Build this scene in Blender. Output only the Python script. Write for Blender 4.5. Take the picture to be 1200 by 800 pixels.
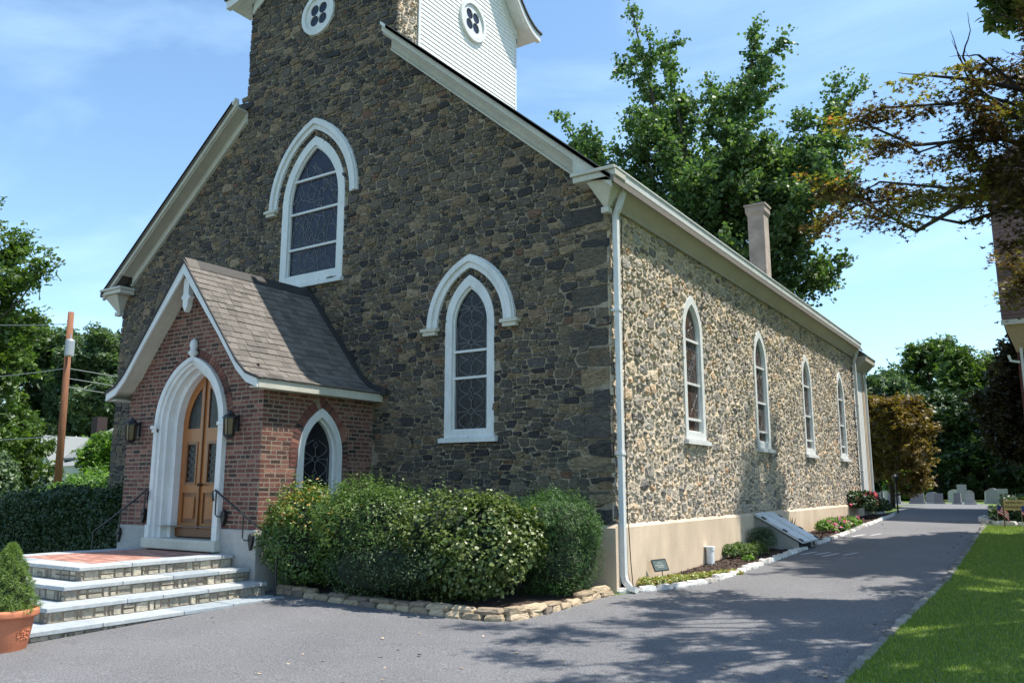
import bpy, math, random
import numpy as np
from mathutils import Vector, Matrix
from mathutils.geometry import tessellate_polygon

random.seed(7); RN = np.random.RandomState(11)
scene = bpy.context.scene
for o in list(bpy.data.objects): bpy.data.objects.remove(o)
COL = scene.collection
R = math.radians

# ------------------------------------------------------------------ camera
CAMP = Vector((5.801, -11.684, 1.6))
PITCH = math.atan(169/960.); YAW = R(33.3)
cd = bpy.data.cameras.new('camera'); cam = bpy.data.objects.new('camera', cd); COL.objects.link(cam)
cam.location = CAMP; cam.rotation_euler = (R(90)+PITCH, 0, YAW)
cd.lens = 28.8; cd.sensor_width = 36; cd.clip_start = 0.1; cd.clip_end = 5000
scene.camera = cam
FWD = Vector((-math.sin(YAW)*math.cos(PITCH), math.cos(YAW)*math.cos(PITCH), math.sin(PITCH)))

# ------------------------------------------------------------------ sun and sky
SUND = Vector((1.5, .80, 3.7)).normalized()
w = bpy.data.worlds.new('World'); scene.world = w; w.use_nodes = True
nt = w.node_tree; nt.nodes.clear()
out = nt.nodes.new('ShaderNodeOutputWorld'); bg = nt.nodes.new('ShaderNodeBackground')
sky = nt.nodes.new('ShaderNodeTexSky'); sky.sky_type = 'NISHITA'; sky.sun_disc = False
sky.sun_elevation = math.asin(SUND.z); sky.sun_rotation = math.atan2(SUND.x, SUND.y)
sky.air_density = 1.0; sky.dust_density = .5; sky.ozone_density = 1.5; sky.altitude = 50
tc = nt.nodes.new('ShaderNodeTexCoord'); mp_ = nt.nodes.new('ShaderNodeMapping')
mp_.inputs['Scale'].default_value = (1.2, 2.6, 4.5); mp_.inputs['Rotation'].default_value = (0.3, 0.2, 0.9)
cn = nt.nodes.new('ShaderNodeTexNoise'); cn.inputs['Scale'].default_value = 1.3; cn.inputs['Detail'].default_value = 8
cn.inputs['Roughness'].default_value = 0.55; cn.inputs['Distortion'].default_value = 0.7
cr = nt.nodes.new('ShaderNodeValToRGB'); cr.color_ramp.elements[0].position = 0.48; cr.color_ramp.elements[1].position = 0.80
cr.color_ramp.elements[1].color = (0.16, 0.16, 0.16, 1)
mx = nt.nodes.new('ShaderNodeMix'); mx.data_type = 'RGBA'; mx.inputs['B'].default_value = (9.0, 11.5, 12.5, 1)
nt.links.new(tc.outputs['Generated'], mp_.inputs['Vector']); nt.links.new(mp_.outputs[0], cn.inputs['Vector'])
nt.links.new(cn.outputs['Fac'], cr.inputs[0]); nt.links.new(cr.outputs[0], mx.inputs['Factor'])
tint = nt.nodes.new('ShaderNodeVectorMath'); tint.operation = 'MULTIPLY'; tint.inputs[1].default_value = (.96, 1.08, 1.08)
nt.links.new(sky.outputs[0], tint.inputs[0]); nt.links.new(tint.outputs[0], mx.inputs['A']); nt.links.new(mx.outputs['Result'], bg.inputs[0])
bg.inputs[1].default_value = 0.15
nt.links.new(bg.outputs[0], out.inputs[0])
sl = bpy.data.lights.new('sun', 'SUN'); so = bpy.data.objects.new('sun', sl); COL.objects.link(so)
sl.energy = 5.0; sl.angle = R(0.55); sl.color = (1.0, 0.94, 0.84)
so.rotation_euler = SUND.to_track_quat('Z', 'Y').to_euler(); so.location = (20, 20, 60)
scene.view_settings.view_transform = 'Standard'; scene.view_settings.look = 'None'
scene.view_settings.exposure = 0.70; scene.view_settings.gamma = 1
scene.view_settings.use_curve_mapping = False

# ------------------------------------------------------------------ materials
def M(name, col=(.5,.5,.5), ramp=None, noise=0.0, nscale=8.0, rough=.7, bump=0.0, bscale=30.0, metal=0.0,
      trans=0.0, coat=0.0, stretch=None, interp='LINEAR', noise2=0.0, n2scale=1.0, spec=.5, bdist=.02, rnd_amt=0.0, wave=None):
    m = bpy.data.materials.new(name); m.use_nodes = True; n = m.node_tree; L = n.links; n.nodes.clear()
    o = n.nodes.new('ShaderNodeOutputMaterial'); p = n.nodes.new('ShaderNodeBsdfPrincipled')
    g = n.nodes.new('ShaderNodeNewGeometry'); vec = g.outputs['Position']
    if stretch:
        mm = n.nodes.new('ShaderNodeMapping'); mm.inputs['Scale'].default_value = stretch
        L.new(vec, mm.inputs['Vector']); vec = mm.outputs[0]
    at = n.nodes.new('ShaderNodeAttribute'); at.attribute_name = 'rnd'
    if ramp:
        r = n.nodes.new('ShaderNodeValToRGB'); r.color_ramp.interpolation = interp
        els = r.color_ramp.elements
        while len(els) > 1: els.remove(els[-1])
        for i, (pos, c) in enumerate(ramp):
            e = els[0] if i == 0 else els.new(pos)
            e.position = pos; e.color = (*c, 1)
        L.new(at.outputs['Fac'], r.inputs[0]); c = r.outputs[0]
    else:
        r = n.nodes.new('ShaderNodeRGB'); r.outputs[0].default_value = (*col, 1); c = r.outputs[0]
    def vary(c, amt, scale, det=6, src=None):
        if src is None:
            t = n.nodes.new('ShaderNodeTexNoise'); t.inputs['Scale'].default_value = scale; t.inputs['Detail'].default_value = det
            t.inputs['Roughness'].default_value = .65
            L.new(vec, t.inputs['Vector']); src = t.outputs['Fac']
        mr = n.nodes.new('ShaderNodeMapRange'); mr.inputs[1].default_value = .25; mr.inputs[2].default_value = .75
        mr.inputs[3].default_value = 1-amt; mr.inputs[4].default_value = 1+amt
        L.new(src, mr.inputs[0])
        v = n.nodes.new('ShaderNodeVectorMath'); v.operation = 'SCALE'
        L.new(c, v.inputs[0]); L.new(mr.outputs[0], v.inputs['Scale']); return v.outputs[0]
    if noise: c = vary(c, noise, nscale)
    if noise2: c = vary(c, noise2, n2scale, 3)
    if rnd_amt: c = vary(c, rnd_amt, 0, src=at.outputs['Fac'])
    if wave:
        wv = n.nodes.new('ShaderNodeTexWave'); wv.inputs['Scale'].default_value = wave[0]; wv.inputs['Distortion'].default_value = wave[1]
        wv.inputs['Detail'].default_value = 3; wv.bands_direction = 'X'
        L.new(vec, wv.inputs['Vector']); c = vary(c, wave[2], 0, src=wv.outputs['Fac'])
    L.new(c, p.inputs['Base Color'])
    p.inputs['Roughness'].default_value = rough; p.inputs['Metallic'].default_value = metal
    p.inputs['Specular IOR Level'].default_value = spec
    if coat: p.inputs['Coat Weight'].default_value = coat; p.inputs['Coat Roughness'].default_value = .12
    if bump:
        t = n.nodes.new('ShaderNodeTexNoise'); t.inputs['Scale'].default_value = bscale; t.inputs['Detail'].default_value = 5
        L.new(vec, t.inputs['Vector'])
        b = n.nodes.new('ShaderNodeBump'); b.inputs['Strength'].default_value = bump; b.inputs['Distance'].default_value = bdist
        L.new(t.outputs['Fac'], b.inputs['Height']); L.new(b.outputs[0], p.inputs['Normal'])
    if trans:
        tr = n.nodes.new('ShaderNodeBsdfTranslucent'); ms = n.nodes.new('ShaderNodeMixShader')
        ts = n.nodes.new('ShaderNodeVectorMath'); ts.operation = 'MULTIPLY'; ts.inputs[1].default_value = (1.5, 1.7, .7)
        L.new(c, ts.inputs[0]); L.new(ts.outputs[0], tr.inputs[0])
        ms.inputs[0].default_value = trans; L.new(p.outputs[0], ms.inputs[1]); L.new(tr.outputs[0], ms.inputs[2])
        L.new(ms.outputs[0], o.inputs[0])
    else: L.new(p.outputs[0], o.inputs[0])
    return m

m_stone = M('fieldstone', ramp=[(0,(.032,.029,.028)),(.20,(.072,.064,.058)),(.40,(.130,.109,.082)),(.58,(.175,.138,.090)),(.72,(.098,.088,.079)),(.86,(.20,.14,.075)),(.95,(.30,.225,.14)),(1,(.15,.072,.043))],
            noise=.7, nscale=11, noise2=.25, n2scale=.4, rough=.75, bump=1, bscale=22, stretch=(1,1,3.2), bdist=.06)  # front wall copy, darkened: part of the facade's shade is in the colour
m_sidestone = M('sunlit_fieldstone', ramp=[(0,(.16,.145,.13)),(.2,(.28,.25,.215)),(.45,(.45,.375,.285)),(.7,(.34,.31,.275)),(.93,(.54,.43,.30)),(1,(.44,.28,.165))],
            noise=.5, nscale=13, noise2=.15, n2scale=.6, rough=.8, bump=1.0, bscale=24, bdist=.04)  # same stone as the front, lightened: side wall sunlight put into the colour
m_mortar = M('shaded_mortar', (.27,.225,.165), noise=.5, nscale=5, noise2=.3, n2scale=.5, rough=.9, bump=.8, bscale=40)  # front copy of the mortar, with shade put into the colour
m_mortar_side = M('sunlit_mortar', (.61,.50,.375), noise=.3, nscale=7, rough=.9, bump=1, bscale=28, bdist=.03)  # lighter copy of the front mortar; its sunlit look is in the colour
m_stucco = M('stucco', (.57,.45,.33), noise=.12, nscale=2.6, rough=.9, bump=.3, bscale=60, noise2=.16, n2scale=.9, stretch=(1,1,.5))
m_chim = M('chimney_render', (.40,.33,.28), noise=.15, nscale=3, rough=.9, bump=.3, bscale=40, noise2=.2, n2scale=1.5)
m_conc = M('concrete_parge', (.34,.33,.31), noise=.12, nscale=12, rough=.9, bump=.3, bscale=60, noise2=.15, n2scale=1.5)
m_white = M('white_paint', (.62,.63,.62), noise=.09, nscale=16, rough=.5, bump=.25, bscale=35, noise2=.12, n2scale=2.2, stretch=(1,1,.45))
m_cream = M('weathered_cream_paint', (.50,.48,.41), noise=.10, nscale=14, rough=.55, bump=.25, bscale=40, noise2=.12, n2scale=2)
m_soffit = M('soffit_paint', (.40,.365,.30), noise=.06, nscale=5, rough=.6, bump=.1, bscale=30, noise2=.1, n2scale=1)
m_clap = M('clapboard_paint', (.80,.80,.79), noise=.03, nscale=6, rough=.5)
m_lead = M('lead_came', (.15,.15,.155), noise=.2, rough=.5, metal=.2)
m_glass = M('dark_leaded_glass', (.012,.013,.017), noise=.6, nscale=6, rough=.2, bump=.5, bscale=14, spec=.28)
m_glassb = M('sky_tinted_leaded_glass', (.014,.016,.030), noise=.4, nscale=4, rough=.2, bump=.5, bscale=9, spec=.35)  # blue base colour paints in the reflected sky
m_glassbr = M('reflection_tinted_leaded_glass', (.075,.048,.038), noise=.5, nscale=7, rough=.12, bump=.2, bscale=14, spec=.6)  # brown base colour paints in the dark brown reflections
m_roof = M('asphalt_shingle', ramp=[(0,(.105,.093,.083)),(.5,(.145,.128,.113)),(1,(.175,.155,.138))], noise=.35, nscale=60, rough=.9, bump=.5, bscale=120)
m_roofdark = M('dark_ridge_flashing', (.03,.028,.028), noise=.3, rough=.7)
m_brick = M('old_red_brick', ramp=[(0,(.024,.017,.016)),(.2,(.085,.034,.028)),(.5,(.175,.062,.046)),(.75,(.11,.043,.036)),(.92,(.27,.12,.085)),(1,(.05,.03,.027))],
            noise=.35, nscale=22, rough=.85, bump=.8, bscale=50)
m_bmortar = M('brick_mortar', (.25,.195,.145), noise=.25, nscale=20, rough=.95, bump=.6, bscale=60)
m_paver = M('paving_brick', ramp=[(0,(.26,.12,.09)),(.5,(.38,.18,.135)),(1,(.46,.26,.20))], noise=.2, nscale=18, rough=.85, bump=.3, bscale=60)
m_wood = M('varnished_oak', (.30,.10,.018), noise=.3, nscale=9, rough=.38, coat=.3, stretch=(6,6,.7), wave=(3,4,.22), bump=.15, bscale=20)
m_woodd = M('varnished_oak_dark', (.16,.052,.012), noise=.3, nscale=9, rough=.4, coat=.3, stretch=(6,6,.7))
m_iron = M('black_iron', (.012,.012,.013), rough=.45, bump=.2, bscale=60)
m_brass = M('aged_bronze', (.09,.06,.03), rough=.4, metal=.8)
m_amber = M('amber_glass', (.085,.055,.028), rough=.15, noise=.3, nscale=30)
m_flag = M('bluestone', ramp=[(0,(.27,.31,.34)),(.5,(.34,.37,.39)),(1,(.41,.42,.41))], noise=.2, nscale=10, rough=.75, bump=.2, bscale=40)
m_riser = M('riser_masonry', ramp=[(0,(.24,.215,.175)),(.5,(.33,.295,.235)),(1,(.44,.395,.31))], noise=.4, nscale=16, rough=.9, bump=1, bscale=24)
m_asph = M('asphalt', (.138,.137,.144), noise=.95, nscale=58, rough=.85, bump=.7, bscale=110, noise2=.16, n2scale=.45, bdist=.01)
m_mark = M('worn_white_marking', (.42,.42,.42), noise=.5, nscale=30, rough=.8)
m_lawn = M('lawn_soil', (.095,.145,.024), noise=.5, nscale=9, rough=.95, bump=.8, bscale=60, noise2=.3, n2scale=.5)
m_blade = M('grass_blade', ramp=[(0,(.08,.14,.014)),(.5,(.16,.24,.025)),(.9,(.26,.32,.045)),(1,(.42,.38,.15))], rough=.6, trans=.35)
m_mulch = M('bark_mulch', (.055,.036,.028), noise=.7, nscale=45, rough=.95, bump=1, bscale=60, bdist=.04)
m_chip = M('mulch_chips', ramp=[(0,(.03,.018,.013)),(.7,(.085,.05,.035)),(1,(.17,.12,.09))], rough=.9)
m_kerb = M('whitewashed_stone', ramp=[(0,(.30,.27,.24)),(.5,(.52,.50,.47)),(1,(.68,.67,.64))], noise=.3, nscale=14, rough=.85, bump=.8, bscale=24)
m_dull = M('dull_grey_stone', ramp=[(0,(.12,.115,.10)),(.6,(.21,.20,.18)),(1,(.31,.29,.25))], noise=.35, nscale=14, rough=.9, bump=.8, bscale=24)
m_ledge = M('ledge_sandstone', ramp=[(0,(.15,.12,.10)),(.5,(.30,.23,.15)),(1,(.50,.39,.26))], noise=.35, nscale=12, rough=.85, bump=.9, bscale=22, stretch=(1,1,3))
m_terra = M('terracotta', (.50,.17,.085), noise=.12, nscale=10, rough=.75, bump=.15, bscale=40, noise2=.12, n2scale=3)
m_bark = M('bark', (.085,.065,.05), noise=.5, nscale=14, rough=.95, bump=1, bscale=20, stretch=(1,1,.3), bdist=.05)
m_twig = M('maple_bark', (.045,.036,.035), noise=.4, nscale=14, rough=.9, bump=.6, bscale=20)
m_pole = M('utility_pole_wood', (.21,.085,.042), noise=.4, nscale=9, rough=.85, stretch=(3,3,.25), bump=.5, bscale=15)
m_steel = M('galvanised_steel', (.42,.43,.44), rough=.5, metal=.6, noise=.1)
m_wire = M('wire', (.30,.30,.30), rough=.6)
m_black = M('black_plastic', (.014,.015,.015), rough=.5)
m_plaque = M('plaque_grey', (.10,.125,.11), rough=.35)
m_letter = M('pale_lettering', (.38,.40,.36), rough=.5)
m_pvc = M('pvc_white', (.72,.74,.76), rough=.35)
m_cellar = M('painted_steel_doors', (.62,.63,.64), noise=.15, nscale=9, rough=.42, noise2=.12, n2scale=3)
m_granite = M('headstone_granite', ramp=[(0,(.20,.20,.21)),(.5,(.33,.33,.33)),(1,(.48,.47,.45))], noise=.2, nscale=12, rough=.8)
m_greyroof = M('grey_roof', (.19,.205,.205), noise=.1, nscale=3, rough=.85, stretch=(1,1,12))
m_slate = M('brown_slate', ramp=[(0,(.13,.075,.065)),(.5,(.19,.115,.10)),(1,(.25,.16,.14))], noise=.2, nscale=8, rough=.8)
m_tan = M('tan_trim', (.40,.31,.22), noise=.1, rough=.7)
m_signy = M('ochre_sign', (.50,.36,.13), noise=.15, nscale=20, rough=.6)
m_signt = M('brown_letter', (.09,.055,.03), rough=.6)
m_red = M('flag_red', (.55,.045,.07), rough=.8); m_fw = M('flag_white', (.75,.73,.72), rough=.8); m_blue = M('flag_blue', (.03,.045,.18), rough=.8)
m_void = M('dark_interior', (.01,.01,.012), rough=.9)  # near-black boxes: the dark of unlit insides is put into the colour
def LF(name, a, b, c, trans=.3, rough=.5, spec=.5): return M(name, ramp=[(0,a),(.5,b),(1,c)], rough=rough, trans=trans, spec=spec)
l_ginkgo = LF('ginkgo_leaf', (.045,.09,.032), (.09,.155,.055), (.15,.225,.08), .33)
l_mapleb = M('bronze_maple_leaf', ramp=[(0,(.05,.030,.022)),(.40,(.09,.052,.026)),(.62,(.12,.11,.03)),(.82,(.19,.20,.04)),(.93,(.30,.14,.035)),(1,(.38,.13,.045))], rough=.5, trans=.5)
l_bronze2 = LF('olive_bronze_leaf', (.08,.06,.02), (.17,.11,.03), (.26,.17,.04), .3)
l_mapled = LF('dusky_maple_leaf', (.018,.022,.012), (.04,.035,.016), (.075,.06,.02), .25)
l_green = LF('green_leaf', (.04,.075,.016), (.075,.13,.026), (.13,.20,.04), .3)
l_greenb = LF('bright_green_leaf', (.06,.12,.02), (.10,.20,.03), (.18,.29,.05), .35)
l_dark = LF('dark_green_leaf', (.018,.04,.014), (.032,.065,.02), (.055,.095,.025), .2)
l_blueg = LF('blue_green_leaf', (.045,.08,.04), (.085,.135,.065), (.13,.19,.085), .3)
l_yew = LF('yew_needle', (.025,.065,.015), (.05,.12,.025), (.085,.18,.035), .25)
l_pieris = M('pieris_leaf', ramp=[(0,(.045,.085,.02)),(.5,(.09,.16,.035)),(.85,(.15,.23,.045)),(.93,(.44,.34,.08)),(1,(.46,.20,.07))], rough=.42, trans=.25)
l_laurel = LF('laurel_leaf', (.05,.085,.02), (.105,.15,.038), (.19,.22,.085), .25, .40, .5)
l_holly = LF('mid_green_leaf', (.04,.08,.02), (.085,.15,.035), (.145,.22,.055), .25, .4)
l_spruce = LF('dwarf_spruce_needle', (.07,.12,.025), (.13,.21,.04), (.19,.28,.06), .3)
l_grey = LF('lavender_leaf', (.07,.11,.06), (.11,.16,.09), (.17,.21,.14), .25)
l_sedum = M('stonecrop_leaf', ramp=[(0,(.14,.18,.03)),(.6,(.24,.28,.06)),(.9,(.34,.30,.09)),(1,(.34,.12,.05))], rough=.5, trans=.3)
l_pink = LF('pink_petal', (.50,.08,.22), (.65,.16,.36), (.75,.32,.48), .35)
l_rose = LF('rose_petal', (.35,.02,.06), (.48,.04,.12), (.60,.14,.22), .3)
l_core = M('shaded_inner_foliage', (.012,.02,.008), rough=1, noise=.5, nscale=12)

# ------------------------------------------------------------------ geometry helpers
LOC = {}
class G:
    def __init__(s): s.V = []; s.F = []; s.R = []
    def add(s, vs, fs, r=None):
        b = len(s.V); s.V += [tuple(v) for v in vs]; s.F += [tuple(i+b for i in f) for f in fs]
        if r is None: r = random.random()
        s.R += [r]*len(vs); return s
    def box(s, x0, x1, y0, y1, z0, z1, r=None):
        return s.add([(x0,y0,z0),(x1,y0,z0),(x1,y1,z0),(x0,y1,z0),(x0,y0,z1),(x1,y0,z1),(x1,y1,z1),(x0,y1,z1)],
            [(0,3,2,1),(4,5,6,7),(0,1,5,4),(1,2,6,5),(2,3,7,6),(3,0,4,7)], r)
    def hexa(s, p, r=None):
        return s.add(p, [(0,3,2,1),(4,5,6,7),(0,1,5,4),(1,2,6,5),(2,3,7,6),(3,0,4,7)], r)
    def tube(s, path, rad, n=8, r=None, caps=True):
        P = [Vector(p) for p in path]
        if not hasattr(rad, '__len__'): rad = [rad]*len(P)
        vs = []; fs = []; up = None
        for i, p in enumerate(P):
            t = (P[min(i+1, len(P)-1)]-P[max(i-1, 0)]).normalized()
            if up is None: up = Vector((0,0,1)) if abs(t.z) < .9 else Vector((1,0,0))
            a = t.cross(up).normalized(); b = a.cross(t).normalized(); up = b
            for k in range(n):
                th = 2*math.pi*(k+.5)/n
                vs.append(p + a*(math.cos(th)*rad[i]) + b*(math.sin(th)*rad[i]))
        for i in range(len(P)-1):
            for k in range(n):
                k2 = (k+1) % n; fs.append((i*n+k, i*n+k2, (i+1)*n+k2, (i+1)*n+k))
        if caps: fs.append(tuple(range(n-1,-1,-1))); fs.append(tuple((len(P)-1)*n+k for k in range(n)))
        return s.add(vs, fs, r)
    def lathe(s, prof, c=(0,0,0), n=24, r=None):
        vs = []; fs = []
        for (rr, z) in prof:
            for k in range(n):
                th = 2*math.pi*k/n; vs.append((c[0]+rr*math.cos(th), c[1]+rr*math.sin(th), c[2]+z))
        for i in range(len(prof)-1):
            for k in range(n):
                k2 = (k+1) % n; fs.append((i*n+k, i*n+k2, (i+1)*n+k2, (i+1)*n+k))
        return s.add(vs, fs, r)
    def plate(s, outer, holes, d0, d1, mp, r=None):
        loops = [outer]+list(holes); flat = [p for l in loops for p in l]; n = len(flat)
        tris = tessellate_polygon([[Vector((p[0], p[1], 0)) for p in l] for l in loops])
        vs = [mp(u, v, d1) for u, v in flat]+[mp(u, v, d0) for u, v in flat]
        fs = [tuple(t) for t in tris]+[(t[0]+n, t[2]+n, t[1]+n) for t in tris]
        b = 0
        for l in loops:
            k = len(l)
            for i in range(k): fs.append((b+i, b+(i+1) % k, b+(i+1) % k+n, b+i+n))
            b += k
        return s.add(vs, fs, r)
    def prism(s, prof, mp, t0, t1, r=None):   # closed profile (a,b) swept straight from t0 to t1
        n = len(prof); vs = [mp(a, b, t0) for a, b in prof]+[mp(a, b, t1) for a, b in prof]
        fs = [(i, (i+1) % n, (i+1) % n+n, i+n) for i in range(n)]
        fs += [tuple(t) for t in tessellate_polygon([[Vector((a, b, 0)) for a, b in prof]])]
        fs += [tuple(i+n for i in t) for t in tessellate_polygon([[Vector((a, b, 0)) for a, b in prof]])]
        return s.add(vs, fs, r)

def mesh_data(name, V, F, mat, rnd, smooth=False):
    me = bpy.data.meshes.new(name); me.from_pydata(V, [], F); me.materials.append(mat)
    a = me.attributes.new('rnd', 'FLOAT', 'POINT'); a.data.foreach_set('value', np.asarray(rnd, dtype=np.float32))
    if smooth: me.polygons.foreach_set('use_smooth', [True]*len(me.polygons))
    me.update(); return me
def thing(name, label, cat, loc=(0,0,0), group=None):
    o = bpy.data.objects.new(name, None); COL.objects.link(o); o.location = loc; o.empty_display_size = .3
    LOC[o.name] = Vector(loc); o['label'] = label; o['category'] = cat
    if group: o['group'] = group
    return o
def part(name, g, mat, parent=None, origin=None, smooth=False, label=None, kind=None):
    base = LOC[parent.name] if parent else Vector((0,0,0))
    o0 = Vector(origin) if origin is not None else (base if parent else Vector((0,0,0)))
    V = np.array(g.V, dtype=float)-np.array(o0)
    me = mesh_data(name, V.tolist(), g.F, mat, g.R, smooth)
    o = bpy.data.objects.new(name, me); COL.objects.link(o)
    o.parent = parent; o.location = o0-base; LOC[o.name] = o0
    if label: o['label'] = label
    if kind: o['kind'] = kind
    return o
def tag(o, label, cat, group=None, kind=None):
    if label: o['label'] = label
    if cat: o['category'] = cat
    if group: o['group'] = group
    if kind: o['kind'] = kind
    return o
def bevel(o, w=.01, seg=2):
    b = o.modifiers.new('bevel', 'BEVEL'); b.width = w; b.segments = seg; b.limit_method = 'ANGLE'; b.angle_limit = R(35); return o

def zg(y): return .03*min(max(y, -8), 18)
FY = lambda Y, s=-1: (lambda u, v, d: (u, Y+s*d, v))       # facade-type plane: outward is -y
SX = lambda X: (lambda u, v, d: (X+d, u, v))               # side-type plane: outward is +x, u = y

def arch(cx, z0, zs, za, hw, n=10):
    """pointed arch outline, counter-clockwise from the bottom left"""
    r = za-zs; Rr = (hw*hw+r*r)/(2*hw); pts = [(cx-hw, z0), (cx+hw, z0)]
    th1 = math.atan2(r, Rr-hw)
    for i in range(n+1):
        t = th1*i/n; pts.append((cx+hw-Rr+Rr*math.cos(t), zs+Rr*math.sin(t)))
    for i in range(n-1, -1, -1):
        t = th1*i/n; pts.append((cx-hw+Rr-Rr*math.cos(t), zs+Rr*math.sin(t)))
    return pts
def arch_open(cx, zs, za, hw, n=12):
    return arch(cx, zs, zs, za, hw, n)[2:]      # right springing -> apex -> left springing
def band(cx, zs, za_o, hwo, za_i, hwi, zb=None, n=14):
    o = arch_open(cx, zs, za_o, hwo, n); i = arch_open(cx, zs, za_i, hwi, n)
    if zb is not None: o = [(o[0][0], zb)]+o+[(o[-1][0], zb)]; i = [(i[0][0], zb)]+i+[(i[-1][0], zb)]
    return o, i
def ribbon(g, path, wdt, d0, d1, mp, r=.5, closed=False):
    """flat strip of width wdt following a 2D path, real thickness"""
    n = len(path); L = []; Rr = []
    for i, p in enumerate(path):
        a = path[(i-1) % n] if (closed or i > 0) else p; b = path[(i+1) % n] if (closed or i < n-1) else p
        dx, dy = b[0]-a[0], b[1]-a[1]; l = math.hypot(dx, dy) or 1
        L.append((p[0]-dy/l*wdt/2, p[1]+dx/l*wdt/2)); Rr.append((p[0]+dy/l*wdt/2, p[1]-dx/l*wdt/2))
    m = n if closed else n-1; vs = []; fs = []
    for i in range(n): vs += [mp(*L[i], d1), mp(*Rr[i], d1), mp(*L[i], d0), mp(*Rr[i], d0)]
    for i in range(m):
        a = 4*i; b = 4*((i+1) % n)
        fs += [(a, a+1, b+1, b), (a, b, b+2, a+2), (a+1, a+3, b+3, b+1)]
    g.add(vs, fs, r)
def circ(cx, cz, r, n=16): return [(cx+r*math.cos(2*math.pi*i/n), cz+r*math.sin(2*math.pi*i/n)) for i in range(n)]
def inside(poly, x, y):
    c = False; n = len(poly); j = n-1
    for i in range(n):
        xi, yi = poly[i]; xj, yj = poly[j]
        if (yi > y) != (yj > y) and x < (xj-xi)*(y-yi)/(yj-yi)+xi: c = not c
        j = i
    return c
def nearest(poly, x, y):
    best = None
    for i in range(len(poly)):
        ax, ay = poly[i]; bx, by = poly[(i+1) % len(poly)]
        dx, dy = bx-ax, by-ay; l = dx*dx+dy*dy
        t = 0 if l == 0 else max(0, min(1, ((x-ax)*dx+(y-ay)*dy)/l))
        px, py = ax+t*dx, ay+t*dy; d = (px-x)**2+(py-y)**2
        if best is None or d < best[0]: best = (d, px, py)
    return best[1], best[2]
def clip(poly, nx, ny, c):
    o = []; n = len(poly)
    for i in range(n):
        a = poly[i]; b = poly[(i+1) % n]
        da = a[0]*nx+a[1]*ny-c; db = b[0]*nx+b[1]*ny-c
        if da <= 0: o.append(a)
        if (da < 0 and db > 0) or (da > 0 and db < 0):
            t = da/(da-db); o.append((a[0]+t*(b[0]-a[0]), a[1]+t*(b[1]-a[1])))
    return o

# ------------------------------------------------------------------ rubble masonry: irregular stone by stone
def rubble(bounds, ok, planes, size, aspect, openings, rng, extra=(), big=.12, snap=.45):
    """power diagram of jittered seeds -> list of stone outlines; planes(x,z) gives clip planes (nx,nz,c)"""
    x0, x1, z0, z1 = bounds; cell = size*1.6; grid = {}; seeds = []
    def put(x, z, r):
        gx, gz = int(x//cell), int(z*aspect//cell)
        for i in range(gx-1, gx+2):
            for j in range(gz-1, gz+2):
                for k in grid.get((i, j), ()):
                    q = seeds[k]
                    if (q[0]-x)**2+((q[1]-z)*aspect)**2 < ((q[2]+r)*.80)**2: return False
        grid.setdefault((gx, gz), []).append(len(seeds)); seeds.append((x, z, r)); return True
    for e in extra: put(*e)
    area = (x1-x0)*(z1-z0)*aspect
    for ph, (f, k) in enumerate(((big, 1.55), (.6, 1.0), (3.0, .72), (5., .5))):
        for _ in range(int(area/(size*size)*f)):
            x = rng.uniform(x0, x1); z = rng.uniform(z0, z1)
            if ok(x, z): put(x, z, size*.5*k*rng.uniform(.85, 1.15))
    cells = []
    for si, (x, z, r) in enumerate(seeds):
        if any(inside(op, x, z) for op in openings): continue
        S = r*3.2; poly = [(x-S, z-S/aspect), (x+S, z-S/aspect), (x+S, z+S/aspect), (x-S, z+S/aspect)]
        gx, gz = int(x//cell), int(z*aspect//cell); nb = []
        for i in range(gx-2, gx+3):
            for j in range(gz-2, gz+3): nb += grid.get((i, j), [])
        nb = sorted(nb, key=lambda k: (seeds[k][0]-x)**2+((seeds[k][1]-z)*aspect)**2)[1:22]
        a2 = aspect*aspect
        for k in nb:
            q = seeds[k]; dx, dz = q[0]-x, q[1]-z
            D2 = dx*dx+dz*dz*a2; t = .5+(r*r-q[2]**2)/(2*D2); nx, nz = dx, dz*a2
            if abs(dz)*aspect > abs(dx): nx *= snap
            else: nz *= snap
            poly = clip(poly, nx, nz, nx*(x+dx*t)+nz*(z+dz*t))
            if len(poly) < 3: break
        for (nx, nz, c) in planes(x, z):
            if len(poly) >= 3: poly = clip(poly, nx, nz, c)
        if len(poly) < 3: continue
        pol2 = []
        for (px, pz) in poly:
            for op in openings:
                if inside(op, px, pz): px, pz = nearest(op, px, pz)
            pol2.append((px, pz))
        A = abs(sum(pol2[i][0]*pol2[(i+1) % len(pol2)][1]-pol2[(i+1) % len(pol2)][0]*pol2[i][1] for i in range(len(pol2))))/2
        if A < .0012: continue
        cells.append((pol2, A, x, z))
    return cells
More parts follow.
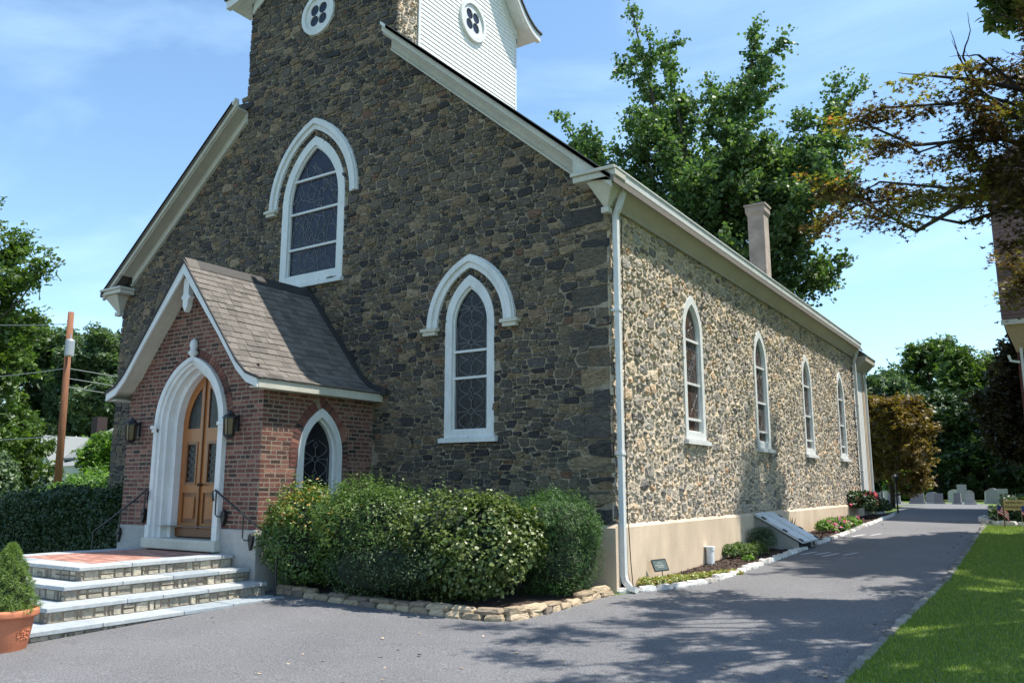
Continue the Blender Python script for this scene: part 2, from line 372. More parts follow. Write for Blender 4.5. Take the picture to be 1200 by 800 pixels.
def stone_geo(poly, gap, h, mp, rng, rough, flat=False):
    n = len(poly); p = []
    # drop tiny edges, chop corners
    q = [poly[i] for i in range(n) if math.hypot(poly[i][0]-poly[i-1][0], poly[i][1]-poly[i-1][1]) > .012]
    if len(q) < 3: return None
    n = len(q)
    for i in range(n):
        a = q[i-1]; b = q[i]; c = q[(i+1) % n]
        if n <= 7:
            t = rng.uniform(.03, .15 if flat else .24); u = rng.uniform(.03, .15 if flat else .24)
            p.append((b[0]+(a[0]-b[0])*t, b[1]+(a[1]-b[1])*t)); p.append((b[0]+(c[0]-b[0])*u, b[1]+(c[1]-b[1])*u))
        else: p.append(b)
    n = len(p); cx = sum(a[0] for a in p)/n; cz = sum(a[1] for a in p)/n
    r0 = []; r1 = []; tx = rng.uniform(-3, 3); tz = rng.uniform(-6, 6)
    for (x, z) in p:
        d = math.hypot(x-cx, z-cz) or 1e-6; f = max(.3, 1-gap*rng.uniform(.35, 2.1)/d)
        X, Z = cx+(x-cx)*f, cz+(z-cz)*f; r0.append((X, Z, -.012))
        g = rng.uniform(.88, .97) if flat else rng.uniform(.70, .86); r1.append((cx+(X-cx)*g, cz+(Z-cz)*g, h*(1+tx*(X-cx)+tz*(Z-cz)) if flat else h*rng.uniform(1-rough, 1+rough*.4)))
    V = [mp(*a) for a in r0]+[mp(*a) for a in r1]
    ox = rng.uniform(-.25, .25)*(r1[0][0]-cx); V.append(mp(cx+ox, cz, h*rng.uniform(1-rough*.5, 1+rough*.6)))
    F = [(i, (i+1) % n, (i+1) % n+n, i+n) for i in range(n)]+[(i+n, (i+1) % n+n, 2*n) for i in range(n)]
    return V, F
VIEW = []   # candidate single stones: (score, V, F, rnd, parent key)
def lay_stones(cells, gap, h, rough, mp, key, rng, rfun=None):
    for poly, A, x, z in cells:
        k = stone_geo(poly, gap, h*rng.uniform(.6, 1.35), mp, rng, rough, key == 'front')
        if not k: continue
        c = Vector(k[0][-1]); d = c-CAMP; dist = d.length
        px = A/(dist*dist)
        if key[0] == 's': px *= abs(d.x)/dist
        else: px *= abs(d.y)/dist
        VIEW.append((px, k[0], k[1], rfun(x, z, rng) if rfun else rng.random(), key))

# ================================================================== SETTING
def sheet(name, outline, off, mat, holes=()):
    """flat outline laid on the terrain: cut at the terrain's fold lines so that it lies exactly parallel to it"""
    g = G()
    for (a, b) in ((-1e5, -8), (-8, 18), (18, 1e5)):
        tris = tessellate_polygon([[Vector((p[0], p[1], 0)) for p in outline]])
        for t in tris:
            poly = [outline[i] for i in t]
            poly = clip(poly, 0, -1, -a); 
            if len(poly) >= 3: poly = clip(poly, 0, 1, b)
            if len(poly) >= 3:
                ar = sum(poly[i][0]*poly[(i+1) % len(poly)][1]-poly[(i+1) % len(poly)][0]*poly[i][1] for i in range(len(poly)))
                if abs(ar) < 1e-7: continue
                if ar < 0: poly = poly[::-1]
                g.add([(x, y, zg(y)+off) for x, y in poly], [tuple(range(len(poly)))])
    o = part(name, g, mat); o['kind'] = 'structure'; return o
sheet('ground', [(-900,-400),(900,-400),(900,1500),(-900,1500)], 0, m_lawn)
right_edge = [(4.35,-30),(4.15,-8),(4.03,-3.7),(4.06,-.9),(4.15,3.5),(4.05,9),(3.93,14.4),(3.85,17.2),(3.6,22),(3.2,30),(2.9,38),(2.3,43)]
left_edge = [(-.4,43),(-1.2,36),(-.2,28),(.5,23),(.92,19),(1.0,12.7),(.97,8),(.95,4.2),(.91,1.56),(.5,.5),(.1,-.3),(-.3,-.7),(-16.2,-.7),(-19.5,-.95),(-60,-1.2),(-60,-30)]
sheet('driveway', left_edge+right_edge, .004, m_asph)
sheet('path', [(-2.2,36.5),(-.4,43),(2.3,43),(1.6,46),(-4,45),(-9,42),(-9,40)], .003, m_asph)
g = G()     # worn painted letters on the asphalt
for (x, y, w_, l_) in ((1.15,6.3,.09,.62),(1.42,6.4,.09,.55),(1.62,6.1,.09,.7),(1.95,6.5,.08,.6),(1.25,10.9,.12,.7),(1.6,11.4,.1,.6)):
    g.add([(x, y, zg(y)+.009), (x+w_, y-.02, zg(y)+.009), (x+w_+.16, y+l_, zg(y+l_)+.009), (x+.16, y+l_, zg(y+l_)+.009)], [(0,1,2,3)])
tag(part('road_marking', g, m_mark), None, None, kind='structure')
sheet('planting_bed', [(.02,.02),(.25,.2),(.84,1.56),(.88,4.2),(.90,8),(.93,12.7),(.85,19),(.45,23),(-.3,23),(-.3,.02)], .03, m_mulch)
sheet('shrub_bed', [(-5.0,-2.32),(-2.8,-2.56),(-1.45,-2.62),(-.25,-2.64),(-.08,-2.3),(-.08,-.02),(-5.0,-.02)], .06, m_mulch)

def crack(pts, w_, label):
    q = G(); P_ = []
    for a, b in zip(pts, pts[1:]):
        for i in range(9):
            t = i/9; P_.append((a[0]+(b[0]-a[0])*t+random.uniform(-.02,.02), a[1]+(b[1]-a[1])*t+random.uniform(-.02,.02)))
    for a, b in zip(P_, P_[1:]):
        ww = w_*random.uniform(.3, 1.2); q.add([(a[0]-ww, a[1], zg(a[1])+.0065), (a[0]+ww, a[1]+ww*.4, zg(a[1]+ww*.4)+.0065), (b[0]+ww, b[1]+ww*.4, zg(b[1]+ww*.4)+.0065), (b[0]-ww, b[1], zg(b[1])+.0065)], [(0,1,2,3)])
    o = part('asphalt_crack', q, m_crack); o['kind'] = 'structure'
m_crack = M('tar_crack', (.075,.073,.078), noise=.4, nscale=20, rough=.9)
crack([(-1.2,-4.9),(.2,-4.0),(1.5,-2.6),(2.1,-1.9)], .006, ''); crack([(1.5,9.5),(2.6,10.0),(3.9,9.8)], .008, '')
# ================================================================== CHURCH
CX0 = -6.95
rakeR = lambda x: 8.72+.86*(-2.27-x)
rakeL = lambda x: 8.62+.82*(x+11.5)
XL = -13.75; TL, TR = -9.32, -4.70
church = thing('stone_church', 'dark fieldstone church with pointed windows, white cornice and a stub bell tower', 'church', (0,0,0))
W1o = arch(CX0, 5.80, 7.60, 9.07, .94); W1g = arch(CX0, 6.0, 7.60, 8.87, .75)
W2c = -2.77
W2o = arch(W2c, 2.42, 4.48, 5.37, .54); W2g = arch(W2c, 2.56, 4.48, 5.17, .39)
roseC = (-7.03, 11.98)
front_open = [arch(CX0, 5.86, 7.60, 9.02, .90), arch(W2c, 2.46, 4.48, 5.33, .50), circ(*roseC, .47, 20), [(-8.84,.9),(-5.08,.9),(-5.08,3.5),(-8.84,3.5)]]
# front wall core
outl = [(XL,.98),(-.004,.98),(-.004,6.45),(TR-.004,rakeR(TR)-.3),(TR-.004,13.6),(CX0,16.2),(TL,13.6),(TL,rakeL(TL)-.3),(XL,6.35)]
g = G(); g.plate(outl, [front_open[0], front_open[1]], -.45, 0, FY(0))
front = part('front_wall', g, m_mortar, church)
rs = random.Random(3)
def f_ok(x, z):
    if x > -1 and inside(qout, x, z): return False
    if TL <= x <= TR: return z < (13.0+ (1-abs(x-CX0)/2.3)*2.4)
    return z < (rakeR(x) if x > TR else rakeL(x))-.02
def f_planes(x, z):
    pl = [(1,0,.0),(-1,0,-XL+.03),(0,-1,-1.0)]
    if TL <= x <= TR:
        if z > 10.7: pl += [(1,0,TR+.03),(-1,0,-TL+.03)]
        pl.append((0,1,14.4))
    elif x > TR: pl.append((.86,1,8.72-.86*2.27-.1))
    else: pl.append((-.82,1,8.62+.82*11.5-.1))
    return pl
quoins = []; qz = []
z = 1.0; k = 0
while z < 6.2:
    hh = rs.uniform(.20, .42); wq = rs.uniform(.5, .85) if k % 2 else rs.uniform(.25, .42); quoins.append((z, z+hh, wq)); z += hh; k += 1
qout = [(.05, .9)]+[(.05, z)]+[p for (a, b, wq) in reversed(quoins) for p in ((-wq, b), (-wq, a))]+[(-quoins[0][2], .9)]
cells = rubble((XL, 0, .98, 14.3), f_ok, f_planes, .225, 1.9, front_open+[qout], rs, big=.22, snap=.38)
for (a, b, wq) in quoins:
    j = lambda: rs.uniform(-.02, .02)
    cells.append(([(-wq+.006+abs(j()), a+.004+abs(j())*.5), (-wq/2, a+.006+abs(j())*.4), (.004, a+.004), (.002, b-.006), (-wq*.4, b-.004-abs(j())*.5), (-wq+.008+abs(j()), b-.006-abs(j())*.5)], wq*(b-a), -wq/2, (a+b)/2))
def rf(x, z, r):
    v = r.random()
    if x > -.5 and v < .4: return r.uniform(.05, .35)
    return v
lay_stones(cells, .009, .024, .6, FY(0), 'front', rs, rf)
# side wall
LEN = 19.4
SW = [3.62, 8.10, 12.55, 17.0]
side_open = [arch(c, 2.50, 4.55, 5.32, .50) for c in SW]
g = G(); g.plate([(0.002,.98),(LEN,.98),(LEN,6.45),(0.002,6.45)], side_open, -.4, 0, SX(0))
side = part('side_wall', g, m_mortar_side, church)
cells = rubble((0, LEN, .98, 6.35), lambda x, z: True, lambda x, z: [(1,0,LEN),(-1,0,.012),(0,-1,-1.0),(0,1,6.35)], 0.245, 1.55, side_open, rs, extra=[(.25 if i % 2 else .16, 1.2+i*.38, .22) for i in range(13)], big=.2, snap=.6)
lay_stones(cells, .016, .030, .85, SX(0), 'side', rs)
# tower flank: narrow stone return, then clapboards
g = G(); g.plate([(.45,10.0),(.60,10.0),(.60,14.2),(.45,13.8)], [], -.3, 0, SX(TR)); g.plate([(0.002,10.0),(.6,10.0),(.6,13.8),(0.002,13.8)], [], -.3, -.001, SX(TR))
tside = part('tower_side_wall', g, m_mortar_side, church)
cells = rubble((0,.6,10.2,13.7), lambda x, z: True, lambda x, z: [(1,0,.6),(-1,0,.03),(0,-1,-10.2),(0,1,13.7)], .16, 1.35, [], rs)
lay_stones(cells, .016, .03, .7, SX(TR), 'stower', rs)
VIEW.sort(key=lambda t: -t[0])
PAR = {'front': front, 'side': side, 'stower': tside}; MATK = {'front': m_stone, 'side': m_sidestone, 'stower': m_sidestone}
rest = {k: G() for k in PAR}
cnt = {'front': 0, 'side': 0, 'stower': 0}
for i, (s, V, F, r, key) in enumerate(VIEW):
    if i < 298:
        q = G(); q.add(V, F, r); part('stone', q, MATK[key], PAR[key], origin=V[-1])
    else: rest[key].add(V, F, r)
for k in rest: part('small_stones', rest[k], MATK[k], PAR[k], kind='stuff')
# foundation
g = G()
g.prism([(0,-.4),(.07,-.4),(.07,.96),(0.0,1.02),(-.4,1.02),(-.4,-.4)], lambda a, b, t: (a, t, b), .075, LEN)
part('foundation', g, m_stucco, church)
g = G(); g.prism([(0,-.5),(-.07,-.5),(-.07,.96),(0,1.02),(.3,1.02),(.3,-.5)], lambda a, b, t: (t, a, b), -5.06, .07)
part('foundation', g, m_stucco, church); g = G(); g.prism([(0,-.5),(-.07,-.5),(-.07,.96),(0,1.02),(.3,1.02),(.3,-.5)], lambda a, b, t: (t, a, b), XL-.03, -8.86)
part('foundation', g, m_stucco, church)
# left flank and back (seen from a step aside)
g = G(); g.box(XL, XL+.4, .46, LEN, -.3, 6.45); g.box(XL, 0, LEN-.4, LEN, -.3, 6.45); part('rear_wall', g, m_mortar, church)
g = G(); g.box(XL+.6, -.6, .6, LEN-.6, .1, 1.4); part('floor_slab', g, m_void, church)

# --- windows
def leading(g, c, z0, z1, hw, d, mp, zs, rng, geometric=True):
    if geometric:
        zc = z0+.30; step = .62
        g_ = lambda p, w=.010, cl=False: ribbon(g, p, w, d, d+.012, mp, closed=cl)
        while zc < z1-.2:
            g_(circ(c, zc, .055, 10), .010, True)
            for s in (-1, 1):
                g_([(c+s*(.055+.24*math.sin(math.pi*t/8)*.9), zc+.02+t*step/2/8*1.0) for t in range(9)])
                g_([(c+s*(.055+.24*math.sin(math.pi*t/8)*.9), zc-.02-t*step/2/8*1.0) for t in range(9)])
                g_([(c+s*.055, zc), (c+s*hw*.80, zc)])
                g_([(c, zc+s*.055), (c, zc+s*step*.30)])
                g_([(c, zc+s*step*.30), (c+.05, zc+s*step*.38), (c, zc+s*step*.48), (c-.05, zc+s*step*.38), (c, zc+s*step*.30)])
            zc += step
        for s in (-1, 1): g_([(c+s*hw*.82, z0), (c+s*hw*.82, zs-.05)])
    else:
        for _ in range(int((z1-z0)*hw*38)):
            x = c+rng.uniform(-hw, hw)*.8; z = rng.uniform(z0+.1, z1-.3); a = rng.uniform(0, 6.28); p = [(x, z)]
            for k in range(rng.randint(4, 8)):
                a += rng.uniform(-.6, .6); x += .085*math.cos(a); z += .11*math.sin(a)
                if z > z1 or z < z0: break
                lim = hw if z < zs else hw*max(0, 1-((z-zs)/(z1-zs))**1.5)
                if abs(x-c) > lim*.97: break
                p.append((x, z))
            if len(p) > 2: ribbon(g, p, .009, d, d+.010, mp)
def window(c, z0, zs, za, hwo, glz0, glza, hwi, bars, mp, gm, sill, wide_sill, geo, rng, lead=True):
    g = G(); g.plate(arch(c, z0, zs, za, hwo, 14), [arch(c, glz0, zs, glza, hwi, 14)], -.06, .035, mp)
    f = part('window', g, m_white, church); 
    g = G(); ho = hwi+.035; g.plate(arch(c, glz0-.03, zs, glza+.04, ho, 14), [arch(c, glz0+.03, zs, glza-.05, hwi-.035, 14)], -.075, -.012, mp)
    part('sash', g, m_white, f)
    g = G(); g.plate(arch(c, glz0-.02, zs, glza+.02, hwi+.02, 14), [], -.10, -.055, mp); part('pane', g, gm, f)
    for b in bars:
        w_ = hwi if b < zs else hwi*math.sqrt(max(.05, 1-((b-zs)/(glza-zs))**1.7))
        g = G(); a0 = mp(c-w_+.005, b-.022, -.06); a1 = mp(c+w_-.005, b+.022, .0)
        g.box(min(a0[0],a1[0]), max(a0[0],a1[0]), min(a0[1],a1[1]), max(a0[1],a1[1]), a0[2], a1[2]); part('muntin', g, m_white, f)
    if lead:
        g = G(); leading(g, c, glz0+.04, glza-.05, hwi, -.055, mp, zs, rng, geo); part('leading', g, m_lead, f)
    g = G(); a0 = mp(c-wide_sill, sill-.09, -.05); a1 = mp(c+wide_sill, sill+.0, .11)
    b0 = mp(c-wide_sill, sill+.03, -.05)
    g.hexa([mp(c-wide_sill, sill-.09, -.05), mp(c+wide_sill, sill-.09, -.05), mp(c+wide_sill, sill-.09, .11), mp(c-wide_sill, sill-.09, .11),
            mp(c-wide_sill, sill+.02, -.05), mp(c+wide_sill, sill+.02, -.05), mp(c+wide_sill, sill-.015, .11), mp(c-wide_sill, sill-.015, .11)])
    part('sill', g, m_white, f); return f
rw = random.Random(5)
window(CX0, 5.80, 7.60, 9.07, .94, 6.0, 8.87, .75, (6.60,7.40,8.14), FY(0), m_glassb, 5.80, .98, False, rw)
window(W2c, 2.42, 4.48, 5.37, .54, 2.56, 5.17, .39, (3.50,3.98), FY(0), m_glass, 2.44, .62, True, rw)
for c in SW:
    window(c, 2.48, 4.55, 5.34, .53, 2.62, 5.16, .40, (2.87,3.56,4.42), SX(0), m_glassbr, 2.47, .62, False, rw)
# hood moulds
def hood(c, zb, za_o, hwo, za_i, hwi, stopR=True):
    o, i = band(c, zb, za_o, hwo, za_i, hwi)
    g = G(); g.plate(o+i[::-1], [], 0, .075, FY(0))
    o2, i2 = band(c, zb+.003, za_o-.03, hwo-.03, (za_o*.45+za_i*.55), hwo*.45+hwi*.55)
    g.plate(o2+i2[::-1], [], .07, .12, FY(0))
    h = part('hood_mould', g, m_white, church)
    for s in (-1, 1):
        if s == 1 and not stopR: continue
        q = G(); a = c+s*(hwi-.03); b = c+s*(hwo+.10); x0, x1 = min(a,b), max(a,b)
        q.box(x0, x1, -.15, 0, zb-.06, zb+.0); q.box(x0+.04, x1-.04, -.12, 0, zb-.13, zb-.061); part('label_stop', q, m_cream, h)
hood(W2c+.02, 4.45, 5.75, .97, 5.50, .735)
hood(CX0, 7.58, 9.48, 1.33, 9.22, 1.11, False)
# rose windows
def rose(cu, cz, r, mp):
    g = G(); lob = [circ(cu+math.cos(t)*r*.36, cz+math.sin(t)*r*.36, r*.26, 14) for t in (R(45),R(135),R(225),R(315))]
    g.plate(circ(cu, cz, r, 32), [circ(cu, cz, r*.80, 32)], -.03, .075, mp)
    f = part('rose_window', g, m_white, church)
    g = G(); g.plate(circ(cu, cz, r*.82, 28), lob, -.06, .035, mp); part('tracery', g, m_white, f)
    g = G(); g.plate(circ(cu, cz, r*.84, 24), [], -.04, .012, mp); part('pane', g, m_glassb, f)
rose(*roseC, .50, FY(0)); rose(2.55, 12.33, .50, SX(TR+.02))

# --- tower clapboards, corner boards, cornices, roof
TY0, TY1 = .63, 4.46
tz = lambda y: 12.82+2.6*(max(0, 1-abs(y-2.54)/1.92))**1.0*1.0
n = 0; z = 10.0
while z < 14.4:
    g = G(); a, b = TY0+.07, TY1-.07
    if z > 12.75:
        k = (z-12.75)/2.6*1.92; a = max(a, .62+k); b = min(b, TY1-k)
    if b-a > .2:
        g.prism([(-.05,z),(.030,z),(.010,z+.105),(-.05,z+.105)], lambda p, q, t: (TR+p, t, q), a, b, .5); part('clapboard', g, m_clap, church)
    z += .102
g = G(); g.box(TR-.06, TR+.034, TY0, TY0+.07, 10.0, 13.0); g.box(TR-.06, TR+.034, TY1-.07, TY1, 9.5, 12.9); part('corner_board', g, m_white, church)
g = G(); g.box(TL, TR-.06, TY1-.3, TY1, 9.5, 13.2); g.box(TL, TL+.3, .46, TY1-.3, 10, 13.2); g.box(TL+.3, TR-.3, .5, TY1-.3, 13.0, 13.2); part('tower_rear_wall', g, m_clap, church)
def swoop(h, out=.52):   # curved eave line: (distance out from centre 0..1.35*h, height)
    pts = []
    for i in range(15):
        t = i/14.; pts.append((t*(h+out), 12.86+ .42*0 + 3.6*(1-t)**2.1))
    return pts
for mpf, c, h in ((FY(0), CX0-.02, 2.32), (SX(TR), 2.54, 1.94)):
    for s in (-1, 1):
        sw = swoop(h, .12 if (s == 1 and c != 2.54) else .52); g = G()
        lo = [(c+s*a, b) for a, b in sw]; hi = [(c+s*a, b+.20) for a, b in sw]
        g.plate(lo+hi[::-1], [], .30, .42, mpf); lo2 = [(c+s*a, b+.06) for a, b in sw]
        g.plate(lo2+hi[::-1], [], -.3, .30, mpf)
        part('tower_cornice', g, m_white if mpf is not None else m_cream, church)
        g = G(); b0 = [(c+s*min(a, h-.02), b-.20) for a, b in sw]; b1 = [(c+s*min(a, h-.02), b+.03) for a, b in sw]
        g.plate(b0+b1[::-1], [], 0, .05, mpf); part('tower_frieze', g, m_white, church)
        g = G(); a0 = [(c+s*a, b+.20) for a, b in sw]; a1 = [(c+s*a, b+.25) for a, b in sw]
        a0[-1] = (a0[-1][0]+s*.04, a0[-1][1]); a1[-1] = (a1[-1][0]+s*.04, a1[-1][1])
        g.plate(a0+a1[::-1], [], -2.2 if c == 2.54 else -2.0, .46, mpf); part('tower_roof', g, m_roofdark, church)
g = G(); g.plate([(TY0,12.8),(TY1,12.8),(2.54,15.6)], [], -.2, -.06, SX(TR)); part('tower_gable', g, m_clap, church)

# --- main roof, rakes, eaves
g = G(); xr = -6.9
zr = rakeR(xr)
g.prism([(.34,rakeR(.34)-.10),(.34,rakeR(.34)),(TR+.04,rakeR(TR+.04)),(TR+.04,rakeR(TR+.04)-.10)], lambda a, b, t: (a, t, b), -.42, LEN+.35)
g.prism([(TR+.039,rakeR(TR+.04)-.10),(TR+.039,rakeR(TR+.04)),(xr,zr),(xr,zr-.12)], lambda a, b, t: (a, t, b), TY1-.02, LEN+.35)
zl = rakeL(XL-.42)
g.prism([(XL-.42,zl-.10),(XL-.42,zl),(TL-.04,rakeL(TL-.04)),(TL-.04,rakeL(TL-.04)-.10)], lambda a, b, t: (a, t, b), -.42, LEN+.35)
g.prism([(TL-.039,rakeL(TL)-.14),(TL-.039,rakeL(TL)-.03),(xr-.001,zr-.003),(xr-.001,zr-.12)], lambda a, b, t: (a, t, b), TY1-.02, LEN+.35)
roof = part('roof', g, m_roof, church)
# the tower stands through it: rake trim stops at its sides
def rake(xa, xb, f, nm):
    def strip(z0, z1, ya, yb, mat, name, sh=0):
        if 'frieze' in name or 'soffit' in name:
            if xb > 0: xb_ = -.36
            else: xb_ = xb
            xa_ = xa if xb > 0 else XL+.36
        else: xa_, xb_ = xa, xb
        return strip2(z0, z1, ya, yb, mat, name, xa_, xb_)
    def strip2(z0, z1, ya, yb, mat, name, xa, xb):
        q = G(); pts = [(xa, f(xa)+z0), (xb, f(xb)+z0), (xb, f(xb)+z1), (xa, f(xa)+z1)]
        q.plate(pts, [], ya, yb, FY(0)); return part(name, q, mat, church)
    strip(-.21, -.09, .30, .37, m_cream, 'rake_crown')
    strip(-.09, -.02, .30, .42, m_white, 'rake_crown')
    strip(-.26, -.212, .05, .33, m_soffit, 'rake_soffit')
    strip(-.46, -.24, .0, .06, m_cream, 'rake_frieze')
    strip(-.50, -.455, .0, .09, m_cream, 'rake_frieze')
rake(TR-.1, .28, rakeR, 'r'); rake(XL-.38, TL+.06, rakeL, 'l')
# side eave: gutter, sloping soffit, bed mould
prof = [(.04,6.14),(.075,6.14),(.085,6.20),(.27,6.42),(.29,6.45),(.04,6.45)]
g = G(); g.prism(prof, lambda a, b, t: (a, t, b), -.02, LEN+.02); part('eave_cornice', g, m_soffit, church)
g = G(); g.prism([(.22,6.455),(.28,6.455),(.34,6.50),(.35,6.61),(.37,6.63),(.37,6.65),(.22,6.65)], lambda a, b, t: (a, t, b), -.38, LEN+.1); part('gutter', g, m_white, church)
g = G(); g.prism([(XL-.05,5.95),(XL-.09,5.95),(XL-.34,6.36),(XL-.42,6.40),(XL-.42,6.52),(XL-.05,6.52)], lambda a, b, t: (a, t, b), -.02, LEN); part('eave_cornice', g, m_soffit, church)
# eave returns
def ereturn(xa, xb, s, zt):
    g = G(); x0, x1 = min(xa, xb), max(xa, xb)
    g.box(x0, x1, -.40, -.0, zt-.16, zt-.06); g.box(x0-.03*(s > 0), x1+.03*(s < 0), -.44, 0, zt-.06, zt)
    i = .28
    a0, a1 = (x0+.22, x1-.06) if s > 0 else (x0+.06, x1-.22)
    b0, b1 = (x0+.42, x1-.30) if s > 0 else (x0+.30, x1-.42)
    g.hexa([(b0,-.10,zt-.56),(b1,-.10,zt-.56),(b1,0,zt-.56),(b0,0,zt-.56),(a0,-.34,zt-.163),(a1,-.34,zt-.163),(a1,0,zt-.163),(a0,0,zt-.163)])
    g.box(b0-.04, b1+.04, -.14, 0, zt-.66, zt-.563)
    bevel(part('eave_return', g, m_cream, church), .012)
g = G(); g.plate([(-.42,6.55),(.33,6.55),(.33,rakeR(.33)-.06),(-.42,rakeR(-.42)-.06)], [], 0, .385, FY(0)); part('return_infill', g, m_cream, church)
ereturn(-.42, .36, 1, 6.66); ereturn(XL-.44, XL+.42, -1, 6.52)
# downspouts
def spout(y, x=.11, zt=6.36, zb=None, xo=.24, foot=True):
    zb = zg(y)+.10 if zb is None else zb
    g = G(); w_ = .055
    def sect(p, q, ya): pass
    path = [(xo, y+.02, zt+.12), (xo, y+.02, zt), (x+.05, y, zt-.26), (x, y, zt-.36), (x, y, zb+.15), (x+.02, y, zb+.06)]
    if foot: path += [(x+.14, y-.05, zb-.04), (x+.24, y-.07, zb-.05)]
    g.tube(path, [.06]*len(path), n=4); d = part('downspout', g, m_white, church)
    for zz in (2.1, 4.4):
        q = G(); q.box(x-.09, x+.055, y-.065, y+.065, zz-.02, zz+.02); part('strap', q, m_white, d)
spout(.10); spout(LEN-.12, zb=1.0, foot=False)
g = G(); g.tube([(.10,.33,6.0),(.09,.32,1.05),(.10,.33,.98),(.11,.36,.4),(.10,.44,.06)], .008, n=5); part('lightning_cable', g, m_black, church)
# chimney
g = G(); g.box(-1.24,-.76,11.92,12.40,6.8,9.55); ch = part('chimney', g, m_chim, roof)
g = G(); g.hexa([(-1.24,11.92,9.55),(-.76,11.92,9.55),(-.76,12.40,9.55),(-1.24,12.40,9.55),(-1.29,11.87,9.66),(-.71,11.87,9.66),(-.71,12.45,9.66),(-1.29,12.45,9.66)])
g.box(-1.29,-.71,11.87,12.45,9.66,9.84); g.box(-1.32,-.68,11.84,12.48,9.842,9.90); part('chimney_cap', g, m_chim, ch)
g = G(); g.lathe([(.09,0),(.09,.12),(.07,.12)], (-.98,12.17,9.90), 10); part('flue', g, m_iron, ch)
# rear wing
g = G(); g.box(-5,-.06,LEN+.02,LEN+1.9,-.2,5.95); g.box(-.06,.0,LEN+.02,LEN+1.55,.5,5.9); part('rear_wing_wall', g, m_white, church)
g = G(); g.box(-.06,.02,LEN+1.552,LEN+1.92,.5,5.9); part('rear_wing_pier', g, m_stucco, church)
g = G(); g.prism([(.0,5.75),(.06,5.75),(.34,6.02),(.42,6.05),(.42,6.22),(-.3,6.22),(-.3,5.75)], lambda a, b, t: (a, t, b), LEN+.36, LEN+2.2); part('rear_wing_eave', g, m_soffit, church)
g = G(); g.prism([(.44,6.222),(.44,6.28),(-5,10.6),(-5,10.4),(-.1,6.222)], lambda a, b, t: (a, t, b), LEN+.36, LEN+2.25); part('rear_wing_roof', g, m_roof, church)
g = G(); g.tube([(.10,LEN+1.75,5.9),(.10,LEN+1.75,1.0)], .05, n=4); part('downspout', g, m_white, church)

# ================================================================== PORCH
PX0, PX1, PY = -8.86, -5.06, -2.64; PC = -6.96
porch = thing('brick_porch', 'small red brick gabled entrance porch with shingled roof and white pointed doorway', 'porch', (PC, PY, .45))
prof_h = [(0,5.60),(1.05,4.33),(1.60,3.66),(1.86,3.44),(2.14,3.34)]        # roof line: distance from ridge, height
def rz(d):
    d = abs(d)
    for (a, b), (c, e) in zip(prof_h, prof_h[1:]):
        if d <= c: return b+(e-b)*(d-a)/(c-a)
    return prof_h[-1][1]
dc = -6.93
D_out = arch(dc, .62, 2.66, 3.88, .97, 14); D_in = arch(dc, .72, 2.66, 3.60, .60, 14)
op_door = arch(dc, .5, 2.66, 3.80, .90, 14)
wc = -1.34      # porch side window centre (y)
op_win = arch(wc, 1.0, 2.15, 2.93, .48, 12)
g = G(); g.plate([(PX0-.003,.90),(PX1-.004,.90),(PX1-.004,3.35),(PC+1.60,3.55),(PC,5.48),(PC-1.60,3.55),(PX0-.003,3.35)], [arch(dc, .905, 2.66, 3.80, .90, 14)], -.45, 0, FY(PY))
pf = part('front_wall', g, m_bmortar, porch)
g = G(); g.plate([(PY+.002,.90),(-.02,.90),(-.02,3.33),(PY+.002,3.33)], [op_win], -.4, 0, SX(PX1)); ps = part('side_wall', g, m_bmortar, porch)
g = G(); g.box(PX0, PX0+.4, PY+.46, -.02, .9, 3.33); part('side_wall', g, m_bmortar, porch)
g = G(); g.box(PX0-.03, dc-.98, PY-.03, -.075, -.2, .898); g.box(dc+.98, PX1+.03, PY-.03, -.075, -.2, .898); g.box(dc-.98, dc+.98, PY+.25, -.075, -.2, .56)
bevel(part('foundation', g, m_conc, porch), .015)
bricks = []
def ring_polys(c, zs, za, hw, depth, zb):
    a = arch(c, zb, zs, za+depth*1.25, hw+depth, 16)
    return [(c-hw, 0), (c+hw, 0), (c+hw, zb)]+a[1:]+[a[0], (c-hw, zb)]
def lay_bricks(u0, u1, z0, topf, holes, mp, key, rng):
    z = z0; row = 0; bh, jt = .058, .018
    while z < 5.5:
        zc = z+bh/2; a, b = u0, u1
        lim = topf(zc)
        if lim is None: break
        a, b = max(a, lim[0]), min(b, lim[1])
        iv = [(a, b)]
        for hpoly in holes:
            xs = []
            for i in range(len(hpoly)):
                (x1_, y1_), (x2_, y2_) = hpoly[i], hpoly[(i+1) % len(hpoly)]
                if (y1_ > zc) != (y2_ > zc): xs.append(x1_+(zc-y1_)*(x2_-x1_)/(y2_-y1_))
            if len(xs) >= 2:
                lo, hi = min(xs), max(xs); iv = [p for q in iv for p in ((q[0], min(q[1], lo)), (max(q[0], hi), q[1])) if p[1]-p[0] > .02]
        x = u0-(.11 if row % 2 else 0)-rng.uniform(0, .01)
        while x < u1:
            L_ = .098 if rng.random() < (.75 if row % 6 == 3 else .16) else .205
            for (p, q) in iv:
                s0, s1 = max(x, p), min(x+L_, q)
                if s1-s0 > .03: bricks.append((s0, s1, z+rng.uniform(-.003, .003), z+bh+rng.uniform(-.003, .003), rng.uniform(.0008, .003), mp, key, None))
            x += L_+jt
        z += bh+jt; row += 1
rb = random.Random(8)
ringd = ring_polys(dc, 2.66, 3.80, .90, .21, 2.35); ringw = ring_polys(wc, 2.15, 2.93, .48, .20, 1.9)
lay_bricks(PX0, PX1, .905, lambda z: (PX0, PX1) if z < 3.33 else ((PC-1.60*(5.42-z)/(5.42-3.6)*1.0-.0, PC+1.60*(5.42-z)/(5.42-3.6)) if z > 3.6 else (PC-1.75, PC+1.75)) if z < 5.3 else None, [ringd], FY(PY), 'pf', rb)
